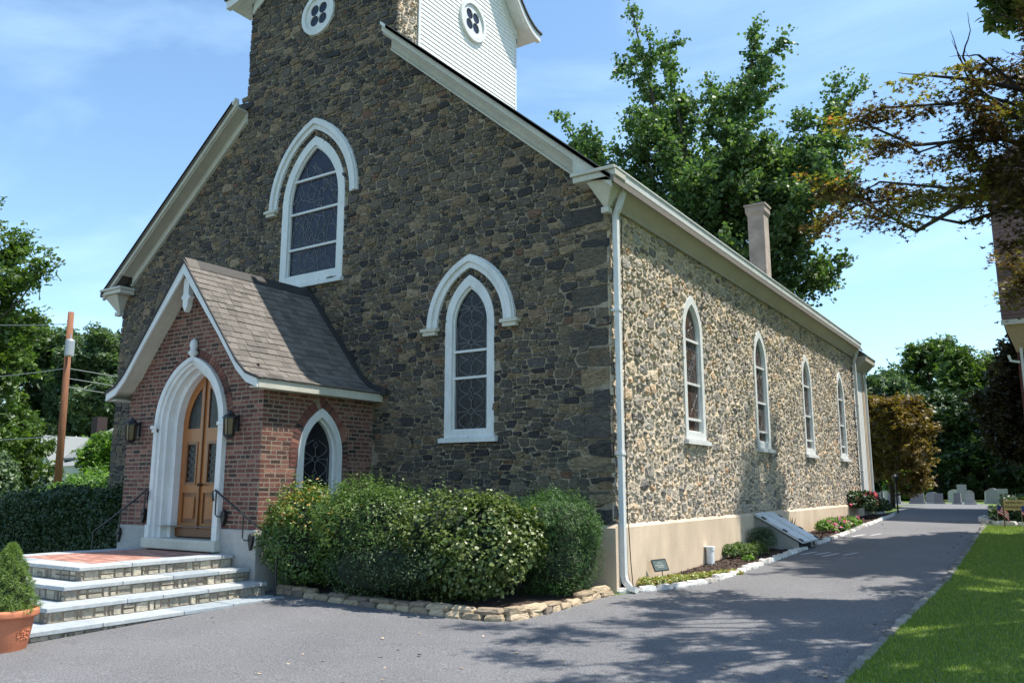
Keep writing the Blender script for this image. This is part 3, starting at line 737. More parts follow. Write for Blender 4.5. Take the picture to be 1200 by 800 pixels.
lay_bricks(PY+.0, -.03, .905, lambda z: (PY, -.03) if z < 3.27 else None, [ringw], SX(PX1), 'ps', rb)
def voussoirs(c, zb, zs, za, hw, depth, mp, key):
    pts = arch_open(c, zs, za, hw, 40); pts = [(c+hw, zb)]+pts+[(c-hw, zb)]
    # resample by length
    acc = [0]
    for a, b in zip(pts, pts[1:]): acc.append(acc[-1]+math.hypot(b[0]-a[0], b[1]-a[1]))
    s = .02
    def at(t):
        for i in range(len(acc)-1):
            if acc[i+1] >= t:
                f = (t-acc[i])/(acc[i+1]-acc[i] or 1); a, b = pts[i], pts[i+1]
                return (a[0]+f*(b[0]-a[0]), a[1]+f*(b[1]-a[1])), ((b[0]-a[0])/(acc[i+1]-acc[i]), (b[1]-a[1])/(acc[i+1]-acc[i]))
        return pts[-1], (0, -1)
    while s < acc[-1]-.06:
        p, t = at(s); p2, t2 = at(s+.064)
        nx, nz = t[1], -t[0]; mx_, mz_ = t2[1], -t2[0]
        # outward normal points away from the centre
        q = [p, p2, (p2[0]+mx_*depth, p2[1]+mz_*depth), (p[0]+nx*depth, p[1]+nz*depth)]
        if abs(p[0]-c) > .03: bricks.append((0, 0, p[1], 0, rb.uniform(.008, .018), mp, key, q))
        s += .064+.013
    zt = za+.01; bricks.append((0, 0, zt, 0, .012, mp, key, [(c-.012, zt), (c+.012, zt), (c+.075, zt+depth*1.1), (c-.075, zt+depth*1.1)]))
voussoirs(dc, 2.35, 2.66, 3.83, .93, .20, FY(PY), 'pf')
voussoirs(wc, 1.9, 2.15, 2.95, .50, .19, SX(PX1), 'ps')
items = []
for (s0, s1, z0, z1, d, mp, key, q) in bricks:
    if q is None: q = [(s0, z0), (s1, z0), (s1, z1), (s0, z1)]
    j = lambda p: (p[0]+rb.uniform(-.002, .002), p[1]+rb.uniform(-.002, .002))
    q = [j(p) for p in q]; cc = (sum(p[0] for p in q)/4, sum(p[1] for p in q)/4)
    top = [(cc[0]+(p[0]-cc[0])*.965, cc[1]+(p[1]-cc[1])*.93) for p in q]
    V = [mp(*p, -.004) for p in q]+[mp(*p, d) for p in top]
    c = Vector(V[4]); dd = c-CAMP
    A = math.hypot(q[1][0]-q[0][0], q[1][1]-q[0][1])
    items.append((A*(abs(dd.y) if key == 'pf' else abs(dd.x))/dd.length**3, V, key))
items.sort(key=lambda t: -t[0])
PK = {'pf': pf, 'ps': ps}; restb = {'pf': G(), 'ps': G()}; HF = [(4,5,6,7),(0,1,5,4),(1,2,6,5),(2,3,7,6),(3,0,4,7)]
for i, (s, V, key) in enumerate(items):
    rr = rb.random()
    if i < 298: q = G(); q.add(V, HF, rr); part('brick', q, m_brick, PK[key], origin=V[4])
    else: restb[key].add(V, HF, rr)
for k in restb: part('far_bricks', restb[k], m_brick, PK[k], kind='stuff')
# roof deck, soffit, fascias
ov = .32; y0r = PY-ov; 
def ppoly(d0, d1, lo, hi):
    pass
g = G()
for s in (-1, 1):
    top = [(PC+s*a, b-.035) for a, b in prof_h]; bot = [(PC+s*a, b-.10) for a, b in prof_h]
    g.plate(top+bot[::-1], [], -(-.0)-0.0, 0, lambda u, v, d: (u, y0r+.02 if d else y0r+.02, v)) if False else None
    n_ = len(top)
    vs = [(u, y0r, v) for u, v in top+bot]+[(u, -.01, v) for u, v in top+bot]
    fs = []
    for i in range(n_-1):
        fs += [(i, i+1, i+1+2*n_, i+2*n_), (i+n_, i+1+n_, i+1+3*n_, i+3*n_), (i, i+1, i+1+n_, i+n_)]
    g.add(vs, fs)
proof = part('roof', g, m_cream, porch)
for s in (-1, 1):      # barge fascia, dark drip edge, eave fascia
    q = G(); up = [(PC+s*a, b-.03) for a, b in prof_h]; lo = [(PC+s*a, b-.17) for a, b in prof_h]; lo[0] = (PC, prof_h[0][1]-.25)
    q.plate(up+lo[::-1], [], .0, .035, FY(y0r)); part('barge_board', q, m_white, proof)
    q = G(); up = [(PC+s*a, b+.012) for a, b in prof_h]; lo = [(PC+s*a, b-.03) for a, b in prof_h]
    up[-1] = (up[-1][0]+s*.03, up[-1][1]-.01); lo[-1] = (lo[-1][0]+s*.03, lo[-1][1]-.01)
    q.plate(up+lo[::-1], [], -.02, .06, FY(y0r)); part('drip_edge', q, m_roofdark, proof)
    q = G(); xa = PC+s*2.11; xb = PC+s*2.15
    q.box(min(xa,xb), max(xa,xb), y0r+.0, -.02, 3.17, 3.31); part('eave_fascia', q, m_cream, proof)
    q = G(); xa = PC+s*1.9; xb = PC+s*2.11
    q.box(min(xa,xb), max(xa,xb), y0r+.02, -.02, 3.175, 3.20); part('eave_soffit', q, m_cream, proof)
# pendant at the gable
q = G(); pth = [(-.075,5.28),(.075,5.28),(.075,4.98),(.13,4.93),(.075,4.88),(.07,4.78),(0,4.66),(-.07,4.78),(-.075,4.88),(-.13,4.93),(-.075,4.98)]
q.plate([(PC+a, b) for a, b in pth], [], .0, .10, FY(y0r+.14)); part('gable_pendant', q, m_white, porch)
# shingles: right slope piece by piece, left slope too
def slope_pts():
    pts = []; acc = 0
    for (a, b), (c, e) in zip(prof_h, prof_h[1:]):
        L_ = math.hypot(c-a, e-b); n_ = max(1, round(L_/.02))
        for i in range(n_): t = i/n_; pts.append((acc+L_*t, a+(c-a)*t, b+(e-b)*t))
        acc += L_
    pts.append((acc, prof_h[-1][0]+.04, prof_h[-1][1]-.015)); return pts, acc
spts, slen = slope_pts()
def on_slope(t):
    t = max(0, min(t, slen))
    for (t0, a, b), (t1, c, e) in zip(spts, spts[1:]):
        if t <= t1: f = (t-t0)/(t1-t0) if t1 > t0 else 0; return a+(c-a)*f, b+(e-b)*f
    return spts[-1][1:]
sh_single = []; nsh = 0
for s in (1, -1):
    rows = 21; ex = slen/rows; rest_s = G()
    for r_ in range(rows-1, -1, -1):
        y = y0r-.05-(.11 if r_ % 2 else 0)-rb.uniform(0, .05)
        ta = r_*ex; tb = (r_+1)*ex+.01
        a0, z0_ = on_slope(max(0, ta-.02)); a1, z1_ = on_slope(tb)
        nx, nz = (z0_-z1_), (a1-a0); l_ = math.hypot(nx, nz) or 1; nx /= l_; nz /= l_
        while y < -.03:
            wd = rb.choice((.15,.18,.22,.25)); ya, yb = max(y, y0r-.045), min(y+wd-.006, -.03)
            if yb-ya > .04:
                th = rb.choice((.013,.016,.021)); o1 = .002; e = rb.uniform(-.006, .006)
                X = lambda a: PC+s*a
                aa, zz = on_slope(tb+e)
                V = [(X(a0), ya, z0_-.006), (X(aa), ya, zz-.006), (X(aa), yb, zz-.006), (X(a0), yb, z0_-.006),
                     (X(a0+nx*.004), ya, z0_+nz*.004), (X(aa+nx*th), ya, zz+nz*th), (X(aa+nx*th), yb, zz+nz*th), (X(a0+nx*.004), yb, z0_+nz*.004)]
                if s == 1 and nsh < 298:
                    q = G(); q.hexa(V, rb.random()); part('shingle', q, m_roof, proof, origin=V[5]); nsh += 1
                else: rest_s.hexa(V, rb.random())
            y += wd
    if rest_s.V: part('upper_shingles', rest_s, m_roof, proof, kind='stuff')
q = G(); k = 0; y = y0r-.03
while y < -.03:
    yb = min(y+.24, -.02); q = G(); q.plate([(PC-.13, 5.475), (PC, 5.655), (PC+.13, 5.475), (PC+.13, 5.455), (PC, 5.63), (PC-.13, 5.455)], [], -(yb+.004), -y, FY(0)); part('ridge_cap', q, m_roofdark if k > 0 else m_roof, proof); y += .245; k += 1
# flashing where the roof meets the wall
g = G(); up = [(PC+a, b+.11) for a, b in prof_h]; lo = [(PC+a, b-.02) for a, b in prof_h]; up = [(PC+2.3, 3.40)]+up[::-1]; lo = lo+[(PC+2.3, 3.28)]
g.plate(up+lo, [], .001, .10, FY(-.02)); part('flashing', g, m_roofdark, proof)
# doorway: stepped white surround running back to the doors
def layer(zb, zs, ao, ho, ai, hi_, d0, d1, nm, zb2=None):
    o = arch(dc, zb, zs, ao, ho, 16); i = arch(dc, zb-.01 if zb2 is None else zb2, zs, ai, hi_, 16)
    o, i = band(dc, zs, ao, ho, ai, hi_, zb, 16); q = G(); q.plate(o+i[::-1], [], d0, d1, FY(PY)); return part(nm, q, m_white, dsur)
dsur = thing if False else None
q = G(); o, i = band(dc, 2.66, 3.88, .98, 3.80, .88, .70, 16); q.plate(o+i[::-1], [], 0, .09, FY(PY)); dsur = part('door_surround', q, m_white, porch)
layer(.70, 2.66, 3.82, .90, 3.74, .80, -.03, .055, 'moulding')
layer(.70, 2.66, 3.76, .82, 3.68, .715, -.14, -.01, 'moulding')
layer(.70, 2.66, 3.72, .76, 3.60, .60, -.29, -.13, 'reveal')
q = G(); q.lathe([(.075,0),(.05,.05),(.045,.10),(.09,.14),(.09,.17),(.055,.22),(.075,.30),(.06,.38),(.0,.43)], (dc, PY-.06, 3.78), 14); part('finial', q, m_white, dsur, smooth=True)
for s in (-1, 1):
    q = G(); a = dc+s*.86; b = dc+s*1.03; q.box(min(a,b), max(a,b), PY-.13, PY, 2.62, 2.68); q.box(min(a,b)+.02, max(a,b)-.02, PY-.11, PY, 2.56, 2.618); part('impost', q, m_white, dsur)
    q = G(); a = dc+s*.88; b = dc+s*1.0; q.box(min(a,b), max(a,b), PY-.11, PY-.09, .70, .92); part('plinth_block', q, m_white, dsur)
q = G(); q.box(dc-1.02, dc+1.02, PY-.16, PY+.42, .52, .70); bevel(part('door_sill', q, m_cream, porch), .02)
# double doors
DY = PY+.26
for s in (-1, 1):
    def half(out):   # half of an arched outline, s side
        return [(u, v) for u, v in out]
    full = arch(dc, .72, 2.66, 3.60, .60, 18)
    poly = clip(full, -s, 0, -s*dc-.004)
    pn = []
    x0, x1 = (dc+.09, dc+.50) if s > 0 else (dc-.50, dc-.09)
    low = [(x0,.95),(x1,.95),(x1,1.48),(x0,1.48)]; mid = [(x0+.04,1.62),(x1-.04,1.62),(x1-.04,2.38),(x0+.04,2.38)]
    up_ = clip(arch(dc, 2.62, 2.66, 3.42, .47, 12), -s, 0, -s*dc-.11)
    up_ = [(u, max(v, 2.62)) for u, v in up_]
    q = G(); q.plate(poly, [low, mid, up_], -.05, 0, FY(DY)); d = part('door', q, m_wood, porch, label='left leaf of the varnished oak doors' if s < 0 else 'right leaf of the varnished oak doors')
    q = G(); q.plate(low, [], -.04, -.022, FY(DY)); part('panel', q, m_woodd, d)
    ins = [(x0+.07,1.03),(x1-.07,1.03),(x1-.07,1.40),(x0+.07,1.40)]; q = G(); q.plate(ins, [], -.022, -.004, FY(DY)); bevel(part('raised_panel', q, m_wood, d), .008)
    q = G(); q.plate(mid, [[(u+(.045 if u < (x0+x1)/2 else -.045), v+(.045 if v < 2 else -.045)) for u, v in mid]], -.03, .014, FY(DY)); part('glazing_bead', q, m_woodd, d)
    q = G(); q.plate(mid, [], -.04, -.02, FY(DY)); part('pane', q, m_glass, d)
    q = G(); q.plate(up_, [], -.04, -.02, FY(DY)); part('pane', q, m_glass, d)
    q = G(); mxm = (x0+x1)/2
    for zz in np.arange(1.72, 2.32, .12):
        ribbon(q, [(mxm-.11, zz), (mxm, zz+.06), (mxm+.11, zz)], .008, -.021, -.012, FY(DY)); ribbon(q, [(mxm-.11, zz), (mxm, zz-.06), (mxm+.11, zz)], .008, -.021, -.012, FY(DY))
    part('leading', q, m_lead, d)
    q = G(); q.box(min(dc, dc+s*.60), max(dc, dc+s*.60), DY-.035, DY-.001, .72, .86); part('kick_rail', q, m_woodd, d)
q = G(); q.tube([(dc+.06, DY-.001, 1.62), (dc+.06, DY-.06, 1.62)], [.02,.014]); q.lathe([(0,-.03),(.028,-.015),(.034,0),(.028,.015),(0,.03)], (dc+.06, DY-.085, 1.62), 12)
part('door_knob', q, m_brass, porch, smooth=True)
q = G(); q.box(dc-.012, dc+.012, DY-.03, DY-.001, .74, 3.55); part('astragal', q, m_woodd, porch)
g = G(); g.box(dc-1.3, dc+1.3, PY+.5, -.6, .55, 3.3); part('dark_hall', g, m_void, porch)
# porch side window
mps = SX(PX1)
q = G(); q.plate(arch(wc, 1.0, 2.15, 2.96, .52, 14), [arch(wc, 1.12, 2.15, 2.80, .39, 14)], -.06, .03, mps); pw = part('window', q, m_white, porch)
q = G(); q.plate(arch(wc, 1.1, 2.15, 2.82, .41, 14), [arch(wc, 1.14, 2.15, 2.75, .35, 14)], -.14, -.05, mps); part('sash', q, m_white, pw)
q = G(); q.plate(arch(wc, 1.1, 2.15, 2.80, .40, 14), [], -.16, -.12, mps); part('pane', q, m_glass, pw)
q = G(); leading(q, wc, 1.15, 2.7, .36, -.12, mps, 2.15, rw, True); part('leading', q, m_lead, pw)
# wall lanterns and handrails
def lantern(x, label):
    y = PY-.02; t = thing('wall_lantern', label, 'lantern', (x, y, 2.6), 'lanterns beside the porch door')
    q = G(); q.box(x-.05, x+.05, y-.03, y, 2.5, 2.78); q.tube([(x, y-.02, 2.72), (x, y-.09, 2.80), (x, y-.15, 2.78)], .012, 6); part('bracket', q, m_iron, t)
    q = G(); c = (x, y-.16, 0)
    q.lathe([(0,2.86),(.03,2.84),(.05,2.79),(.12,2.73),(.125,2.71),(.10,2.71)], c, 6); q.lathe([(.085,2.44),(.095,2.43),(.06,2.39),(.0,2.37)], c, 6)
    for k in range(6):
        th = 2*math.pi*k/6; q.tube([(x+.085*math.cos(th), y-.16+.085*math.sin(th), 2.43), (x+.10*math.cos(th), y-.16+.10*math.sin(th), 2.72)], .009, 4)
    part('cage', q, m_iron, t)
    q = G(); q.lathe([(.075,2.44),(.088,2.71)], c, 6); part('glass', q, m_amber, t)
lantern(-8.47, 'black iron lantern on the brick wall left of the porch doorway')
lantern(-5.66, 'black iron lantern on the brick wall between the doorway and the porch corner')
def rail(s, label):
    x = lambda a: PC+s*a; y = PY-.13
    t = thing('handrail', label, 'handrail', (x(1.0), y, 1.0), 'iron handrails of the porch steps')
    q = G(); q.tube([(x(.93), y, 1.35), (x(.90), y, 1.50), (x(.97), y, 1.53), (x(1.25), y, 1.38), (x(2.1), y, .95), (x(2.45), y, .80), (x(2.55), y, .74)], .018, 8); part('rail', q, m_iron, t, smooth=True)
    q = G(); q.tube([(x(2.55), y, .755), (x(2.55), y, -.10)], .018, 8); part('post', q, m_iron, t)
    for a, zt in ((1.0, 1.50), (1.72, 1.14)):
        q = G(); q.tube([(x(a), y, zt), (x(a), y, zt-.36), (x(a+.05), y, zt-.40), (x(a+.12), y+.05, zt-.40)], .012, 6)
        q.lathe([(0,0)]*1+[(.05,0),(.06,.01)], (0,0,-50), 4) if False else None
        part('bracket', q, m_iron, t)
        q = G(); q.plate([(x(a+.12)+.055*px_, zt-.40+pz) for px_, pz in ((0,.11),(.8,.07),(1,0),(.5,-.10),(0,-.16),(-.5,-.10),(-1,0),(-.8,.07))], [], -.06, .0, FY(y+.05)); part('rosette', q, m_iron, t)
rail(1, 'black iron handrail on the right side of the porch doorway'); rail(-1, 'black iron handrail left of the doorway in front of the clipped hedge')

# ================================================================== STEPS
steps = thing('entrance_steps', 'bluestone entrance steps on three sides of a brick paved landing', 'steps', (-6.96, -4.2, -.2))
SX0, SX1, SYF, ST = -8.42, -5.52, -5.25, .50
TW, RH = .42, .19
def slabs(x0, x1, y0, y1, z, along, th=.055, cuts=3, lab=None):
    ln = (x1-x0) if along == 'x' else (y1-y0); ps_ = [0]+sorted(rb.uniform((i+.7)/cuts, (i+1.25)/cuts) for i in range(cuts-1))+[1]
    for a, b in zip(ps_, ps_[1:]):
        q = G(); dz = rb.uniform(-.003, .003); g_ = .004
        if along == 'x': q.box(x0+ln*a+g_, x0+ln*b-g_, y0, y1, z-th, z+dz)
        else: q.box(x0, x1, y0+ln*a+g_, y0+ln*b-g_, z-th, z+dz)
        bevel(part('slab', q, m_flag, steps, origin=q.V[0]), .008)
yb = PY-.05
for k in range(4):
    e = k*TW; z = ST-k*RH; xa, xb, yf = SX0-e, SX1+e, SYF-e
    wd = .42 if k == 0 else TW+.05
    ye = yb if k else yb
    slabs(xb-wd, xb, yf, ye-.0, z, 'y', cuts=4 if k else 3)
    slabs(xa, xa+wd, yf, ye, z, 'y', cuts=3)
    slabs(xa+wd+.004, xb-wd-.004, yf, yf+wd, z, 'x', cuts=3)
    # riser masonry: small rough stones behind a recessed face
    q = G(); q.box(xa+.05, xb-.05, yf+.05, ye, z-RH-.28*(k == 3), z-.056); rc = part('riser_core', q, m_bmortar, steps)
    zt, zb_ = z-.057, z-RH+.0
    if k == 3: zb_ = z-.057-.13
    def rstones(along, fx):
        t0, t1 = ((yf+.05, ye) if along == 'y' else (xa+.05, xb-.05)); t = t0
        q = G()
        while t < t1-.05:
            L_ = rb.uniform(.04, .24); a, b = t, min(t+L_-.016, t1); dd_ = rb.uniform(.0, .032)
            for (p0, p1) in ((zb_, (zb_+zt)/2-.004), ((zb_+zt)/2+.004, zt)) if rb.random() < .4 else ((zb_, zt),):
                if along == 'y':
                    V = [(fx-.02, a, p0), (fx+dd_, a+.01, p0+.01), (fx+dd_, b-.01, p0+.006), (fx-.02, b, p0), (fx-.02, a, p1), (fx+dd_, a+.008, p1-.012), (fx+dd_*.8, b-.012, p1-.008), (fx-.02, b, p1)]
                else:
                    V = [(a, fx+.02, p0), (b, fx+.02, p0), (b-.01, fx-dd_, p0+.01), (a+.01, fx-dd_, p0+.01), (a, fx+.02, p1), (b, fx+.02, p1), (b-.01, fx-dd_, p1-.01), (a+.01, fx-dd_, p1-.01)]
                q.hexa(V, rb.random()**1.0)
            t += L_
        part('riser_stones', q, m_riser, steps, kind='stuff')
    rstones('y', xb-.05); rstones('x', yf+.05)
# brick paving on the landing
bx0, bx1, by0, by1 = SX0+.43, SX1-.43, SYF+.43, yb
q = G(); q.box(bx0, bx1, by0, by1, ST-.10, ST-.008); part('joint_sand', q, m_bmortar, steps)
y = by0+.003; r_ = 0; nb = 0
while y < by1-.05:
    x = bx0+.003-(.1 if r_ % 2 else 0)
    while x < bx1-.01:
        a, b = max(x, bx0+.003), min(x+.197, bx1-.003)
        if b-a > .03:
            q = G(); d = rb.uniform(0, .003); q.box(a, b, y, min(y+.094, by1), ST-.03, ST-.003+d); part('paving_brick', q, m_paver, steps, origin=q.V[0]); nb += 1
        x += .203
    y += .100; r_ += 1
# skirt of pale render at the asphalt
# ================================================================== FOLIAGE TOOLS
T_RH = (np.array([[0,0,0],[.5,.42,.06],[0,1,0],[-.5,.42,.06]]), [(0,1,2),(0,2,3)])
T_NARROW = (np.array([[0,0,0],[.22,.45,.05],[0,1,-.05],[-.22,.45,.05]]), [(0,1,2),(0,2,3)])
T_NEEDLE = (np.array([[-.09,0,0],[.09,0,0],[0,1,.05]]), [(0,1,2)])
_s = []
for k, (a, r_) in enumerate([(-90,.12),(-38,.36),(-18,.62),(2,.30),(24,.80),(48,.34),(90,1.0),(132,.34),(156,.80),(178,.30),(198,.62),(218,.36)]):
    _s.append([r_*math.cos(R(a))*.62, r_*math.sin(R(a))*.62+.15, .05*r_])
T_STAR = (np.array([[0,.12,0]]+_s), [(0, i, i % 12+1) for i in range(1, 13)])
T_TUFT = (np.array([[0,0,0],[.5,.42,.06],[0,1,0],[-.5,.42,.06],[0,0,0],[.8,.1,.25],[1.05,.2,-.1],[.55,-.25,.05],[0,0,0],[-.8,.1,.3],[-1.05,.0,0],[-.5,-.3,.05]]), [(0,1,2),(0,2,3),(4,5,6),(4,6,7),(8,9,10),(8,10,11)])
def leaf_mesh(name, P, N, size, tmpl, mat, parent, rng=RN, spread=.7, rnd=None, kind=None, jit=.35, label=None, origin=None, ydir=None):
    """P positions (n,3), N preferred normals (n,3)"""
    TV, TF = tmpl; n = len(P); k = len(TV)
    Nn = N+rng.normal(0, spread, (n,3)); Nn /= np.linalg.norm(Nn, axis=1)[:,None]+1e-9
    Y = (rng.normal(0, 1, (n,3)) if ydir is None else ydir+rng.normal(0, .35, (n,3))); Y -= Nn*np.sum(Y*Nn, axis=1)[:,None]; Y /= np.linalg.norm(Y, axis=1)[:,None]+1e-9
    X = np.cross(Y, Nn); s = size*(1+rng.uniform(-jit, jit, n))
    V = P[:,None,:]+s[:,None,None]*(TV[None,:,0:1]*X[:,None,:]+TV[None,:,1:2]*Y[:,None,:]+TV[None,:,2:3]*Nn[:,None,:])
    V = V.reshape(-1,3); F = np.array(TF); Fa = (F[None]+np.arange(n)[:,None,None]*k).reshape(-1,3)
    base = LOC[parent.name] if parent else Vector((0,0,0)); o0 = Vector(origin) if origin is not None else base
    V = V-np.array(o0)
    me = bpy.data.meshes.new(name); me.vertices.add(len(V)); me.vertices.foreach_set('co', V.astype(np.float32).ravel())
    me.loops.add(len(Fa)*3); me.loops.foreach_set('vertex_index', Fa.astype(np.int32).ravel())
    me.polygons.add(len(Fa)); me.polygons.foreach_set('loop_start', np.arange(0, len(Fa)*3, 3, dtype=np.int32))
    me.materials.append(mat)
    if rnd is None: rnd = rng.rand(n)
    a = me.attributes.new('rnd', 'FLOAT', 'POINT'); a.data.foreach_set('value', np.repeat(rnd, k).astype(np.float32))
    me.update(calc_edges=True); me.validate()
    o = bpy.data.objects.new(name, me); COL.objects.link(o); o.parent = parent; o.location = o0-base; LOC[o.name] = o0
    if kind: o['kind'] = kind
    if label: o['label'] = label
    return o
def lump(D, seed, f=3., a=.12):
    r = np.random.RandomState(seed); v = np.zeros(len(D))
    for i in range(7):
        k = r.normal(0, f*(1+.5*i/2), 3); v += np.sin(D@k+r.uniform(0, 6.28))/(1+.45*i)
    return 1+a*v
def shrub(name, label, cat, c, rad, n, size, tmpl, mat, seed, power=2.6, lumpf=3., lumpa=.07, thick=.2, spread=.8, up=.5, flat=-1, group=None, coref=.74, cols=None, lobes=9, sprigs=0, sprig_len=.14, taper=0.0):
    """loose or clipped bush: many leaves on the shells of overlapping lobes, over a darker inner mass"""
    c = np.array(c, float); rad = np.array(rad, float); r = np.random.RandomState(seed)
    t = thing(name, label, cat, (c[0], c[1], zg(c[1])), group)
    B = [(c, rad*(.90 if lobes else 1.0), power)]
    for i in range(lobes):
        d = r.normal(0, 1, 3); d[2] = abs(d[2])*.8-.15; d /= np.linalg.norm(d); k = r.uniform(.34, .50); B.append((c+d*rad*(1.02-k*.9), np.array([1,1,1.])*rad.mean()*k*.45+rad*k*.55, 2.2))
    def surf(D, pw, sd):
        q = (np.abs(D)**pw).sum(1)**(-1/pw); return D*q[:,None]*lump(D, sd, lumpf, lumpa)[:,None]
    vol = np.array([b[1][0]*b[1][2]+b[1][1]*b[1][2] for b in B]); vol /= vol.sum(); PP = []; NN = []
    for i, (bc, br, pw) in enumerate(B):
        m = int(n*vol[i]*1.5); D = r.normal(0, 1, (m,3)); D /= np.linalg.norm(D, axis=1)[:,None]
        P = bc+surf(D, pw, seed+i)*br*(1-thick*r.rand(m)**1.6)[:,None]; keep = P[:,2] > zg(c[1])+.02
        for j, (oc, orr, opw) in enumerate(B):
            if j != i: keep &= (np.abs((P-oc)/orr)**opw).sum(1) > .72
        if taper:
            fz = np.clip((P[:,2]-zg(c[1]))/(c[2]-zg(c[1])+1e-6), 0, 1); P[:,:2] = c[:2]+(P[:,:2]-c[:2])*(1-taper*(1-fz)**1.3)[:,None]
        N = D/br; N /= np.linalg.norm(N, axis=1)[:,None]; PP.append(P[keep]); NN.append(N[keep])
    P = np.concatenate(PP); D = np.concatenate(NN); Y = None
    if sprigs:
        k = np.where(D[:,2] > .05)[0]; k = k[r.randint(0, len(k), sprigs)]; m = 9; tt = np.tile(np.linspace(.1,1,m), sprigs)
        dirs = D[k]*.6+np.array([0,0,.9])+r.normal(0,.25,(sprigs,3)); dirs /= np.linalg.norm(dirs, axis=1)[:,None]; ln = sprig_len*r.uniform(.3,1.1,sprigs)*(1+1.0*(r.rand(sprigs) < .12))
        Q = np.repeat(P[k], m, 0)+np.repeat(dirs*ln[:,None], m, 0)*tt[:,None]+r.normal(0,.012,(sprigs*m,3)); P = np.concatenate([P, Q]); D = np.concatenate([D, np.repeat(dirs, m, 0)])
    rn = r.rand(len(P))
    if cols is not None: rn = cols(P, D, r)
    leaf_mesh('foliage', P, D+np.array([0,0,up]), size, tmpl, mat, t, rng=r, spread=spread, rnd=rn)
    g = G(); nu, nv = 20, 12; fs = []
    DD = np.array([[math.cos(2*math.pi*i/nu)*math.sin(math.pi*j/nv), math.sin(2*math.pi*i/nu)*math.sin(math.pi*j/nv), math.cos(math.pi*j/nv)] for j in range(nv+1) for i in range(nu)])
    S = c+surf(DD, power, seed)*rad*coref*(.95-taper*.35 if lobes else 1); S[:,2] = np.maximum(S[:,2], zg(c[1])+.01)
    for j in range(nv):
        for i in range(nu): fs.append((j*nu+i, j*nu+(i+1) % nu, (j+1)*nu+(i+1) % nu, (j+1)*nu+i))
    g.add(S.tolist(), fs); part('inner_shade_mass', g, l_core, t)  # solid blob against see-through; the bush's inner shade is its colour
    return t
def norm(v): return v/(np.linalg.norm(v)+1e-9)
class Tree:
    def __init__(s, seed): s.g = G(); s.r = np.random.RandomState(seed); s.tw = []      # twigs: (p, dir, length)
    def limb(s, p, d, L, r0, depth, curl=.12, up=.10, nb=5, ratio=.5, spread=.9, tl=.5, ntw=5):
        n = 6; pts = [np.array(p, float)]; d = norm(np.array(d, float))
        for i in range(n):
            d = norm(d+s.r.normal(0, curl, 3)+np.array([0,0,up])); pts.append(pts[-1]+d*L/n)
        s.g.tube([tuple(q) for q in pts], [r0*(1-.8*i/n) for i in range(n+1)], n=6 if r0 > .03 else 4, r=.5, caps=False)
        for k in range(nb):
            f = .25+.75*(k+s.r.rand()*.6)/nb; f = min(f, .999); i = int(f*n); a = f*n-i
            q = pts[i]*(1-a)+pts[min(i+1, n)]*a; dd = norm(norm(pts[min(i+1,n)]-pts[i])*.8+s.r.normal(0, spread, 3)*np.array([1,1,.55])+np.array([0,0,up]))
            if depth > 0: s.limb(q, dd, L*ratio*(1.1-.45*f), r0*.45*(1-.5*f), depth-1, curl, up, nb, ratio, spread, tl, ntw)
            else:
                for _ in range(ntw): s.tw.append((q, norm(dd+s.r.normal(0, .7, 3)), tl*s.r.uniform(.6, 1.2)))
        for _ in range(ntw): s.tw.append((pts[-1], norm(d+s.r.normal(0, .5, 3)), tl*s.r.uniform(.6, 1.2)))
    def leaves(s, per, rad):
        P = []; D = []
        for (p, d, L) in s.tw:
            t = s.r.rand(per)[:,None]; P.append(p+d*L*t+s.r.normal(0, rad, (per,3))*np.array([1,1,.6])); D.append(np.repeat(d[None], per, 0))
        return np.concatenate(P), np.concatenate(D)
def finish(tr, name, label, cat, base, leafmat, barkmat, per, rad, size, tmpl, group=None, up=1.0, spread=.7, cull=None, rndf=None, ydir=False):
    t = thing(name, label, cat, base, group)
    part('trunk', tr.g, barkmat, t, smooth=True)
    P, D = tr.leaves(per, rad)
    if cull is not None: k = cull(P); P = P[k]; D = D[k]
    rn = rndf(P, tr.r) if rndf is not None else None
    leaf_mesh('crown', P, np.tile([0,0,up], (len(P),1)), size, tmpl, leafmat, t, rng=tr.r, spread=spread, rnd=rn, ydir=D if ydir else None)
    return t
def broadleaf(label, base, h, cr, cb, seed, mat, per=14, size=.3, tw=1.1, nl=16, name='tree', group=None, rad=.28, cat='tree', shape=0.0, nb=4):
    tr = Tree(seed); r = tr.r; b = np.array([base[0], base[1], zg(base[1])-.1])
    tp = [b+np.array([r.normal(0,.02)*h*i/6, r.normal(0,.02)*h*i/6, h*.86*i/6]) for i in range(7)]
    tr.g.tube([tuple(q) for q in tp], [h*.022*(1-.8*i/6)+.01 for i in range(7)], n=8, r=.5)
    for k in range(nl):
        f = cb+(0.98-cb)*(k+.5)/nl; i = min(5, int(f*6)); q = tp[i]*(1-(f*6-i))+tp[i+1]*(f*6-i) if f*6 < 6 else tp[6]
        az = k*2.4+r.uniform(-.4,.4); u = (f-cb)/(1-cb)
        L = cr*(math.sin(math.pi*min(1, .18+.80*u))**.7 if shape == 0 else (1.02-u)**.9); el = .15+.9*u+r.uniform(-.1,.15)
        tr.limb(q, [math.cos(az)*math.cos(el), math.sin(az)*math.cos(el), math.sin(el)], L*r.uniform(.75,1.1), h*.009*(1.2-u), 1, tl=tw, ntw=3, nb=nb)
    tr.tw += [(tp[6], norm(np.array([r.normal(0,.4), r.normal(0,.4), 1])), tw*1.2) for _ in range(10)]
    return finish(tr, name, label, cat, tuple(b), mat, m_bark, per, rad, size, T_TUFT, group)

